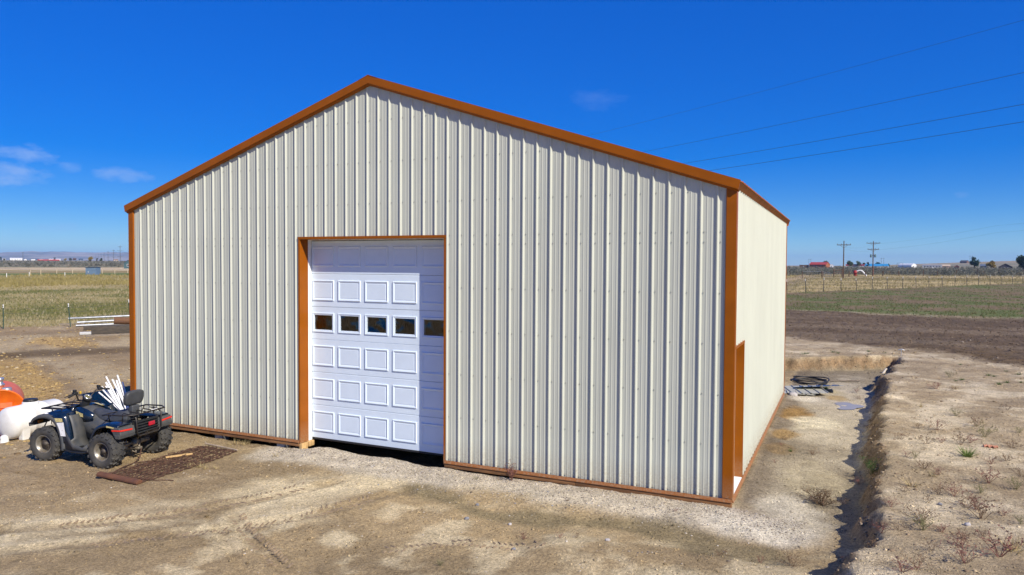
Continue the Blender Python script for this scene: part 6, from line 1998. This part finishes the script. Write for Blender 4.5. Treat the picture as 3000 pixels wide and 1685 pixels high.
def tree(label, az, D, w, h, kind, seed, group=None, tall=False, n=700, shape=None):
    x, y = polar(az, D); q = random.Random(seed)
    t = empty("tree", (x, y, gzc(x, y) - .1), q.uniform(0, 6), label, "tree", group)
    m = MB(); m.tube([(0, 0, 0), (.1, .05, h * .25), (.05, -.05, h * .55), (0, 0, h * .8)], [w * .045, w * .038, w * .025, w * .01], 8)
    lobes = []
    nl = 7 if not tall else 9
    for k in range(nl):
        a = q.uniform(0, 6.28); f = q.uniform(.0, 1)
        zc = h * (.30 + .58 * f); rad = w * .5 * (.75 - .35 * f) * q.uniform(.5, 1.0)
        c = Vector((rad * math.cos(a), rad * math.sin(a), zc)); r_ = w * q.uniform(.16, .27)
        lobes.append((c, r_))
        m.tube([(0, 0, zc * .55), (c.x * .5, c.y * .5, zc * .8), tuple(c)], [w * .018, w * .012, w * .006], 5)
    m.build("trunk", BARK, t)
    m = MB(); ls = w * .055
    for k in range(n):
        c, r_ = lobes[q.randrange(nl)]
        d = Vector((q.gauss(0, 1), q.gauss(0, 1), q.gauss(0, .85))).normalized()
        p = c + d * r_ * q.uniform(.35, 1.12)
        if p.z < h * .12: continue
        u = Vector((q.gauss(0, 1), q.gauss(0, 1), q.gauss(0, 1))).normalized(); v = u.orthogonal().normalized(); s = ls * q.uniform(.6, 1.5)
        m.add([p - u * s, p + v * s * .7, p + u * s, p - v * s * .7], [(0, 1, 2, 3)])
    m.build("crown", LEAF[kind], t, fix=False)
    return t


tree("grey green tree at the right end of the red-roofed barn", -1.3, 835, 7.5, 7.4, "olive", 1)
tree("broad green tree right of the brown utility pole", .31, 850, 8.5, 7.2, "green", 2)
tree("second green tree from the brown utility pole", .87, 860, 6.5, 6.0, "green", 3)
tree("small green tree just left of the transformer pole", 1.22, 870, 4.2, 5.0, "green", 4)
tree("narrow green tree in front of the blue roof, left end", 1.47, 850, 4.2, 5.8, "green", 5)
tree("low green tree behind the blue roof", 2.14, 925, 8.0, 5.2, "dark", 6)
tree("small round tree at the right end of the blue roof", 2.79, 925, 4.0, 4.2, "green", 7)
tree("tall dark green tree on the right horizon", 7.89, 740, 8.2, 9.6, "dark", 8, tall=True, n=1300)
tree("yellow autumn tree left of the dark gabled house", 8.8, 735, 8.0, 6.2, "yellow", 9, n=1100)
tree("biggest green tree, cut off by the right edge", 10.55, 650, 12.5, 10.2, "green", 10, n=1800)
tree("dark tree at the far left edge of the left horizon", -60.16, 1500, 5, 6.5, "dark", 11, n=400)
tree("olive bush beside the leftmost white building", -59.98, 1500, 5, 3.6, "olive", 12, n=400)
tree("dark conifer between two white buildings on the left horizon", -57.2, 1700, 5.0, 7.5, "dark", 13, n=500)
tree("yellow green tree, left of the autumn row", -56.58, 1900, 9, 5.0, "yellow", 14, n=450)
tree("green tree in the middle of the autumn row", -56.31, 1900, 10, 5.2, "olive", 15, n=450)
tree("rust coloured tree at the right end of the autumn row", -56.04, 1900, 9, 6.4, "rust", 16, n=450)
tree("bright yellow tree left of the transmission poles", -55.09, 1000, 6.2, 6.6, "yellow", 17, n=700)
tree("narrow yellow green tree right of the bright yellow tree", -54.72, 1000, 3.6, 5.4, "olive", 18, n=400)
tree("green tree among the transmission poles", -54.48, 1000, 5.0, 5.8, "green", 19, n=500)


# ------------------------------------------------------------------ last of the rain water on the pad
def puddle():
    m = bpy.data.materials.new("muddy_water"); m.use_nodes = True
    p = m.node_tree.nodes["Principled BSDF"]; p.inputs['Base Color'].default_value = (.34, .30, .24, 1); p.inputs['Roughness'].default_value = .22; p.inputs['Specular IOR Level'].default_value = .35
    cx, cy = 13.72, 9.0
    pts = []
    for k in range(40):
        a = 2 * math.pi * k / 40
        r = 1 + .22 * math.sin(a * 3 + 1) + .12 * math.sin(a * 5 + .4)
        pts.append((cx + .28 * r * math.cos(a), cy + .5 * r * math.sin(a)))
    z = max(gz(x, y) for x, y in [(cx, cy), (cx + .15, cy + .2), (cx - .15, cy - .2), (cx, cy + .35), (cx, cy - .35)]) + .004
    o = MB().add([(x, y, z) for x, y in pts], [tuple(range(40))]).build("puddle", m)
    o["kind"] = "structure"


puddle()
# ================================================================== haze: the dry air between here and the mountains
def haze():
    m = bpy.data.materials.new("haze"); m.use_nodes = True
    N, L = m.node_tree.nodes, m.node_tree.links
    N.remove(N["Principled BSDF"])
    v = N.new("ShaderNodeVolumePrincipled")
    v.inputs['Color'].default_value = (.36, .62, 1.0, 1)
    v.inputs['Density'].default_value = HAZE_DENSITY
    v.inputs['Anisotropy'].default_value = 0.0
    L.new(v.outputs[0], N["Material Output"].inputs['Volume'])
    o = MB().box(-16500, 16500, -7500, 16500, -60, 210).build("haze", m)
    o["kind"] = "stuff"


HAZE_DENSITY = 8.0e-5
haze()
